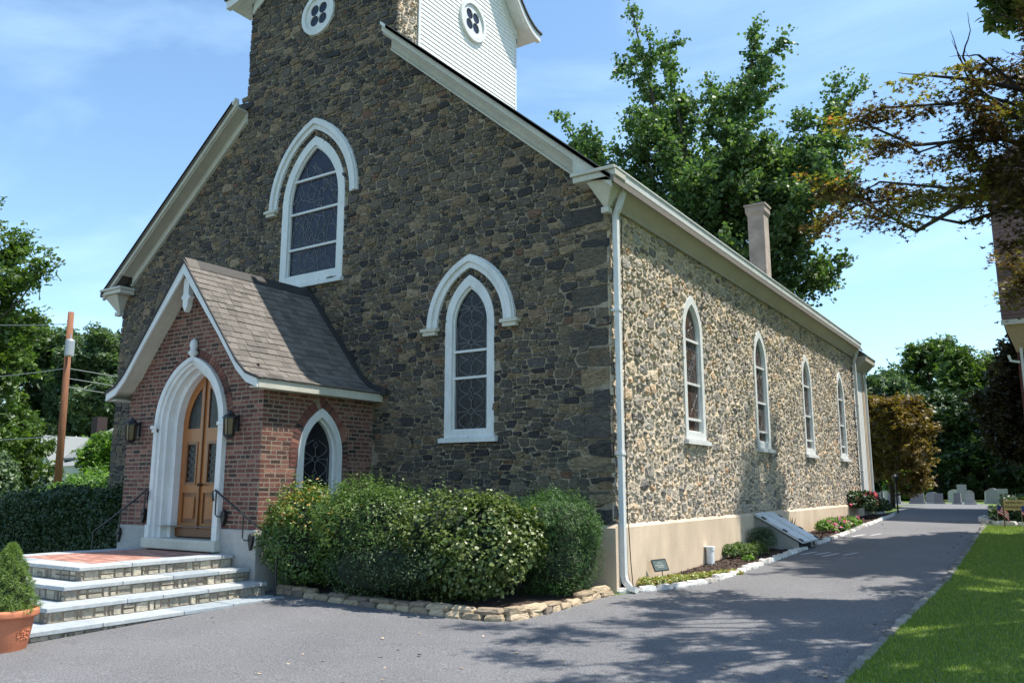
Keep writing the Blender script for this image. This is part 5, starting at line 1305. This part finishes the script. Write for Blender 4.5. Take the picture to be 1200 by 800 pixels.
# ================================================================== REAR STEPS, LAMP, CEMETERY
t = thing('rear_steps', 'pale stair stringer with rail at the rear of the church', 'steps', (.3,22,.54))
q = G(); q.prism([(21.4,.5),(22.9,.5),(22.9,.62),(21.6,1.25),(21.4,1.25)], lambda a, b, tt: (tt, a, b), .02, .18); part('stringer', q, m_white, t)
q = G(); q.tube([(.1,21.5,2.0),(.1,22.9,1.45),(.1,22.9,.55)], .02, 5); part('rail', q, m_iron, t)
t = thing('lamp_post', 'thin black lamp post beside the rear of the church', 'lamp post', (.42,24.2,.54))
q = G(); q.tube([(.42,24.2,.5),(.42,24.2,1.75)], .035, 6); part('post', q, m_iron, t)
q = G(); q.lathe([(.05,0),(.10,.05),(.13,.2),(.14,.22),(.05,.3),(0,.33)], (.42,24.2,1.74), 8); part('lamp_head', q, m_iron, t)
def headstone(x, y, w_, h_, kind, label, dark=.5, base=True):
    w_ *= .74; h_ *= .82
    z0 = zg(y); t = thing('headstone', label, 'headstone', (x, y, z0), 'headstones in the churchyard cemetery')
    yawr = rb.uniform(-.3, .3); th = .16
    if kind == 'round': pr = [(-w_/2,.12),(w_/2,.12)]+[(w_/2*math.cos(a), .12+h_*.72+h_*.28*math.sin(a)) for a in np.linspace(0, math.pi, 9)]
    elif kind == 'serp': pr = [(-w_/2,.12),(w_/2,.12),(w_/2,.12+h_*.82),(w_*.36,.12+h_*.86)]+[(w_*.3*math.cos(a), .12+h_*.86+h_*.14*math.sin(a)) for a in np.linspace(0, math.pi, 7)]+[(-w_*.36,.12+h_*.86),(-w_/2,.12+h_*.82)]
    elif kind == 'cross':
        pr = [(-w_/2,.12),(w_/2,.12),(w_/2,.12+h_*.55),(-w_/2,.12+h_*.55)]
    else: pr = [(-w_/2,.12),(w_/2,.12),(w_/2*.96,.12+h_),(-w_/2*.96,.12+h_)]
    cs, sn = math.cos(yawr), math.sin(yawr); mp = lambda u, v, d: (x+u*cs-d*sn, y-u*sn-d*cs, z0+v)
    q = G(); q.plate(pr, [], -th/2, th/2, mp, dark); bevel(part('tablet', q, m_granite, t), .015)
    if kind == 'cross':
        q = G(); q.plate([(-w_*.42,.12+h_*.55),(w_*.42,.12+h_*.55),(w_*.42,.12+h_),(-w_*.42,.12+h_)], [], -th/2+.02, th/2-.02, mp, dark); part('upper_block', q, m_granite, t)
    q = G(); q.plate([(-w_/2-.08,-.05),(w_/2+.08,-.05),(w_/2+.08,.119),(-w_/2-.08,.119)], [], -th/2-.07, th/2+.07, mp, min(1, dark+.25)); part('plinth', q, m_granite, t)
# columns: photo position (x in m at depth y), widths, kinds
HS = [(-3.9,46,.9,.62,'flat','grey flat topped headstone, farthest left and partly behind the lamp post',.35),
 (-4.2,50,.8,.75,'round','pale round topped headstone in the back row near the church',.8),
 (-2.55,43,.95,.62,'flat','dark squared headstone right of the lamp post',.15),
 (-1.9,47,.7,.55,'flat','low headstone just behind the dark squared one',.4),
 (-1.35,43.5,1.0,.66,'flat','broad blue grey headstone below the bright green bush',.25),
 (-.72,45,.9,.70,'round','rounded grey headstone right of the broad blue grey one',.45),
 (-.25,44,.62,.60,'flat','small dark headstone with pale stone behind it',.1),
 (.0,50,.9,.85,'round','pale headstone in the back row behind the small dark one',.9),
 (.75,47,.85,1.25,'cross','tallest monument with a square upper block',.55),
 (.80,43.5,.5,.62,'flat','narrow dark headstone in front of the tallest monument',.05),
 (1.15,47.5,.55,.8,'round','slim grey headstone right of the tallest monument',.5),
 (1.50,42.6,.62,.62,'flat','pale headstone standing alone at the end of the drive',.75),
 (2.15,48,.7,.85,'round','white edged headstone left of the wide curved monument',.95),
 (2.45,46,.95,.98,'serp','wide monument with a curved top near the sign',.4),
 (2.95,46,.8,.92,'flat','squared monument joined to the right of the curved one',.55),
 (3.15,43,.7,.62,'round','rounded headstone just left of the ochre sign',.6)]
for h in HS: headstone(*h)

# bronze maple tree behind the church end, dark one by the house, bright bush
broadleaf('olive bronze maple tree with layered crown behind the rear of the church', (-1.1,33), 5.3, 2.7, .12, 60, l_bronze2, per=9, size=.15, tw=.6, nl=15, name='maple_tree', rad=.14, nb=5)
broadleaf('dark bronze maple tree in front of the slate hung house', (5.5,24.5), 6.2, 2.4, .3, 61, l_mapled, per=11, size=.17, tw=.6, nl=14, name='maple_tree', rad=.15, nb=5)
tr = Tree(62); tb = (5.6,26.5,.5); tr.g.tube([tb, (5.6,26.5,7.0)], [.16,.03], n=7)
for i in range(46):
    f = i/46; z = 1.0+5.8*f; az = i*2.4; L_ = 2.1*(1-f)+.15
    tr.limb((5.6,26.5,z), [math.cos(az), math.sin(az), -.12], L_, .03, 0, nb=5, up=.0, tl=.4, ntw=4, spread=.5)
finish(tr, 'spruce_tree', 'dark conical spruce beside the slate hung house', 'tree', tb, l_dark, m_bark, 10, .09, .16, T_NEEDLE, up=.6)
shrub('bright_bush', 'bright yellow green bush behind the headstones', 'bush', (-3.1,53,1.3), (1.5,1.0,1.4), 5000, .22, T_RH, l_greenb, 63, lumpa=.16, thick=.4, up=1)
# far woods behind the cemetery: each tree on its own
specs = [(-20,74,14,4.6,'l_green'),(-14.5,70,13,4.2,'l_blueg'),(-10.2,73,11.5,4,'l_green'),(-6.6,66,11,3.5,'l_blueg'),(-3.2,72,15.0,4.3,'l_green'),(-.2,66,13.0,3.6,'l_green'),(2.2,70,12.5,3.6,'l_blueg'),(5.0,64,11.5,3.6,'l_green'),(9,68,13,4.4,'l_green'),(14,66,13,4.6,'l_blueg'),
         (-9.0,60,7.5,3.2,'l_dark'),(-4.6,58,6.5,3.0,'l_dark'),(-1.6,57,7.2,3.2,'l_dark'),(1.6,56,7.6,3.2,'l_dark'),(4.6,55,8.0,3.2,'l_dark'),(7.6,57,8.0,3.4,'l_dark')]
labs = ['tree at the far left end of the woods, hidden behind the church','blue green tree showing just behind the church eave','green tree between the church end and the bronze maple','blue green tree rising above the bronze maple','tallest green tree of the far woods','green tree right of the tallest one in the far woods','blue green tree beyond the middle of the cemetery','green tree beyond the parking sign','green tree behind the brick house','blue green tree far behind the brick house',
        'dark low tree behind the bronze maple','dark low tree behind the bright green bush','dark low tree behind the tallest monument','dark low tree behind the wide curved monument','dark low tree behind the dark spruce','dark low tree behind the brick house']
mats = {'l_green': l_green, 'l_blueg': l_blueg, 'l_dark': l_dark}
for i, ((x, y, h, cr_, mm), lb) in enumerate(zip(specs, labs)):
    broadleaf(lb, (x, y), h, cr_, .12 if mm == 'l_dark' else .2, 70+i, mats[mm], per=9, size=.30, tw=1.0, nl=14, name='woodland_tree', group='trees of the far woods', rad=.28)

for i, (x, y, rx) in enumerate(((-9,63,4.5),(-2,62,4.5),(5,61,4.5),(12,62,4.5))):
    shrub('undergrowth', ('dark undergrowth at the wood edge behind the church corner','dark undergrowth behind the bright green bush','dark undergrowth behind the curved monument','dark undergrowth behind the brick house')[i], 'bush', (x, y, 1.6), (rx, 1.6, 1.7), 3600, .30, T_RH, l_dark, 160+i, lumpa=.12, power=3.2, lobes=5)
# ================================================================== GINKGO BEHIND THE CHURCH
tr = Tree(90); tb = np.array([-6.5,24,.4]); tr.g.tube([tuple(tb), tuple(tb+[0,0,6]), tuple(tb+[-.3,0,12])], [.6,.5,.36], n=10)
limbs = [((-10.3,24,26.0),.24,8),((-8.9,25,23.8),.2,7),((-7.8,23,21.0),.2,7),((-3.9,24,22.9),.24,8),((-5.6,25,20.8),.2,7),((-4.6,23,18.0),.18,6),((.2,24,18.6),.2,8),((-1.4,24.5,16.9),.18,7),((-.6,23,14.4),.16,7),
         ((-14.6,24,21.2),.18,8),((-13.2,24,19.6),.16,7),((-12.0,24.5,18.2),.18,7),((-2.6,22.5,12.6),.14,6),((-1.6,23.5,11.0),.12,6),((-10.0,23,19.5),.18,7),((-7.5,26.5,19.0),.2,7),((-3.0,26,16.5),.18,6),((-11.0,26,15.5),.18,6),((-6.3,22,15.5),.15,6),((-14.8,24,17.0),.15,6)]
for (tg, r0, nb_) in limbs:
    tg = np.array(tg, float); st = tb+np.array([-.2*tr.r.rand(), 0, 5.5+6*tr.r.rand()]); v = tg-st
    m1 = st+v*.35+np.array([0,0,-.1*abs(v[0])]); m2 = st+v*.72+np.array([0,0,-.04*abs(v[0])])
    P_ = [st, m1, m2, tg]; tr.g.tube([tuple(q) for q in P_], [r0, r0*.7, r0*.42, .02], n=6, caps=False)
    for k in range(14): tr.tw.append((tg-norm(v)*.12*k, norm(norm(v)*.6+tr.r.normal(0,.6,3)), .5+.03*k))
    L_ = np.linalg.norm(v)
    for k in range(int(nb_*2.6)):
        f = .22+.78*(k+tr.r.rand())/(nb_*3); i = 0 if f < .35 else (1 if f < .72 else 2); lo_, hi_ = ((0,.35),(.35,.72),(.72,1))[i]; a = (f-lo_)/(hi_-lo_)
        q = P_[i]*(1-a)+P_[i+1]*a; dd = norm(norm(v)*.55+tr.r.normal(0,.8,3)*np.array([1,1,.7])+np.array([.15*np.sign(v[0]),0,.12]))
        tr.limb(q, dd, (3.4-2.0*f)*tr.r.uniform(.6,1.25), .03, 0, curl=.12, up=.07, nb=5, spread=.55, tl=.85, ntw=4)
finish(tr, 'ginkgo_tree', 'tall ginkgo with feathery upswept limbs rising behind the church roof', 'tree', tuple(tb), l_ginkgo, m_bark, 15, .085, .17, T_RH, up=.8, spread=.9)

# ================================================================== LEFT BACKGROUND
LT = [(( -38,6.2),17.0,5.0,.15,'l_green','large green tree at the left edge of the picture',.23,13),((-41,2),13,5,.12,'l_green','green tree partly cut by the left frame edge',.26,10),((-66,27),15,5.2,.1,'l_blueg','tall hazy green tree behind the utility pole and house',.34,10),((-62,27.5),14.5,5.0,.15,'l_blueg','distant grey green tree left of the church',.34,9),((-60,33),13.5,5.0,.15,'l_green','distant tree behind the grey roofed house',.34,9),((-70,24),16.5,5.5,.12,'l_green','farthest tree behind the utility wires',.36,9)]
for (p, h, cr_, cb, mm, lb, sz, per) in LT: broadleaf(lb, p, h, cr_, cb, 110+int(abs(p[0])), mats[mm], per=per, size=sz, tw=1.05, nl=18, name='tree', rad=.26)
broadleaf('low leafy tree just behind the utility pole', (-38,9.2), 5.0, 2.2, .05, 131, l_green, per=12, size=.16, tw=.6, nl=14, name='tree', rad=.16)
broadleaf('small tree in front of the grey roofed house', (-37.5,14), 3.6, 2.0, .05, 133, l_greenb, per=12, size=.17, tw=.6, nl=14, name='tree', rad=.16)
shrub('round_bush', 'rounded grey green bush at the left edge beyond the lawn', 'bush', (-27,2.6,1.5), (1.6,1.5,1.5), 7000, .12, T_RH, l_blueg, 134, lumpa=.1)
shrub('sunlit_shrub', 'bright sunlit leafy shrub row just beyond the dark hedge', 'shrub', (-17.2,1.6,.75), (2.6,1.1,1.05), 15000, .075, T_RH, l_greenb, 135, lumpa=.09, up=.9, power=3)
shrub('background_shrub', 'wide dark shrub mass closing the view under the left trees', 'shrub', (-38,4,1.2), (3,7,2.0), 9000, .22, T_RH, l_dark, 136, lumpa=.14, power=3)
t = thing('utility_pole', 'reddish brown wooden utility pole with a grey transformer', 'utility pole', (-31.3,8,.24))
q = G(); q.tube([(-31.1,8,.1),(-31.38,8,9.45)], [.17,.13], n=10); part('pole', q, m_pole, t, smooth=True)
q = G(); q.lathe([(0,0),(.19,0),(.20,.05),(.20,.70),(.17,.76),(0,.78)], (-30.95,7.85,7.35), 16); tf = part('transformer', q, m_steel, t, smooth=False)
q = G(); q.tube([(-30.95,7.85,8.12),(-30.95,7.85,8.35)], .035, 6); part('bushing', q, m_steel, tf)
q = G(); q.box(-31.3,-31.1,7.82,7.98,7.5,7.6); q.box(-31.3,-31.1,7.82,7.98,7.9,8.0); part('mounting_bracket', q, m_steel, t)
q = G(); q.box(-31.50,-31.28,7.9,8.0,9.0,9.06); part('top_bracket', q, m_steel, t)
def wire(a, b, sag, label, rr=.022):
    pts = [(a[0]+(b[0]-a[0])*i/12, a[1]+(b[1]-a[1])*i/12, a[2]+(b[2]-a[2])*i/12-sag*4*(i/12)*(1-i/12)) for i in range(13)]
    q = G(); q.tube(pts, rr, 4); o = part('utility_wire', q, m_wire, None, origin=a); tag(o, label, 'wire', 'wires of the utility pole')
wire((-31.35,8,8.9), (-46,-2,11.5), .9, 'upper overhead wire running left from the pole top')
wire((-31.25,8,6.85), (-46,-2,7.2), .8, 'middle overhead wire running left from the pole')
wire((-31.15,8,3.8), (-46,-2,3.6), .3, 'lowest overhead wire running left from the pole')
wire((-31.25,8,6.85), (-24,26,6.0), .35, 'upper of the wires between the pole and the church wall')
wire((-31.25,8,6.4), (-24,26,5.6), .35, 'middle wire between the pole and the church wall')
wire((-31.2,8,6.0), (-24,26,5.2), .35, 'lower wire between the pole and the church wall')
# grey roofed house
h = thing('grey_roof_house', 'white house with a wide grey roof seen between pole and church', 'house', (-44,18,.5))
cx_, cy_ = -45.0, 18.5
q = G(); q.box(-53,-39,17.5,26,.4,3.4); part('wall', q, m_white, h)
q = G(); q.prism([(16.8,3.2),(16.8,3.35),(21.8,6.2),(26.6,3.35),(26.6,3.2)], lambda a, b, tt: (tt, a, b), -48.4, -38.5); part('roof', q, m_greyroof, h)
q = G(); q.prism([(-51.0,3.0),(-47.2,3.0),(-49.1,4.6)], lambda a, b, tt: (a, tt, b), 16.0, 21); part('gable', q, m_white, h)
q = G(); q.prism([(-51.4,2.9),(-49.1,4.85),(-46.8,2.9),(-46.9,2.75),(-49.1,4.65),(-51.3,2.75)], lambda a, b, tt: (a, tt, b), 15.8, 21); part('roof', q, m_greyroof, h)
q = G(); q.box(-49.3,-48.6,19.6,20.3,4.5,6.25); part('chimney', q, m_brick, h)
q = G(); q.box(-45,-39,14.8,17.4,2.55,2.75); q.box(-45,-39,14.8,14.95,2.2,2.55); pr_ = part('porch_roof', q, m_white, h)
q = G(); q.prism([(14.7,2.752),(17.4,2.752),(17.4,3.4)], lambda a, b, tt: (tt, a, b), -45.1, -38.9); part('porch_shingles', q, m_greyroof, h)
for xx_ in (-44.6,-42.9,-41.2,-39.4):
    q = G(); q.box(xx_-.1, xx_+.1, 14.85, 15.05, .5, 2.2); part('porch_post', q, m_white, h)
q = G(); q.box(-44.2,-39.5,17.40,17.499,.8,2.2); part('window', q, m_glass, h)
shrub('white_flowering_bush', 'bush with pale blooms under the grey roofed house porch', 'bush', (-38.5,13.3,1.0), (1.3,1.1,.9), 2500, .14, T_RH, l_sedum, 138)
# A-frame board on the far lawn
t = thing('sandwich_board', 'dark leaning A-frame board on the lawn at the left edge', 'sign', (-19.6,.7,0))
for s in (-1, 1):
    q = G(); b0 = Vector((-19.7+s*.42, .8, .02)); b1 = Vector((-19.7+s*.05, .8, 1.30)); n_ = Vector((.0,.45,0)); th_ = Vector((.03,0,.01))
    q.hexa([b0-n_, b0+n_, b0+n_+th_, b0-n_+th_, b1-n_, b1+n_, b1+n_+th_, b1-n_+th_]); part('panel', q, m_black if s < 0 else m_plaque, t)
q = G(); q.tube([(-19.95,.45,.25),(-19.45,.45,.25)], .012, 4); part('spreader', q, m_steel, t)
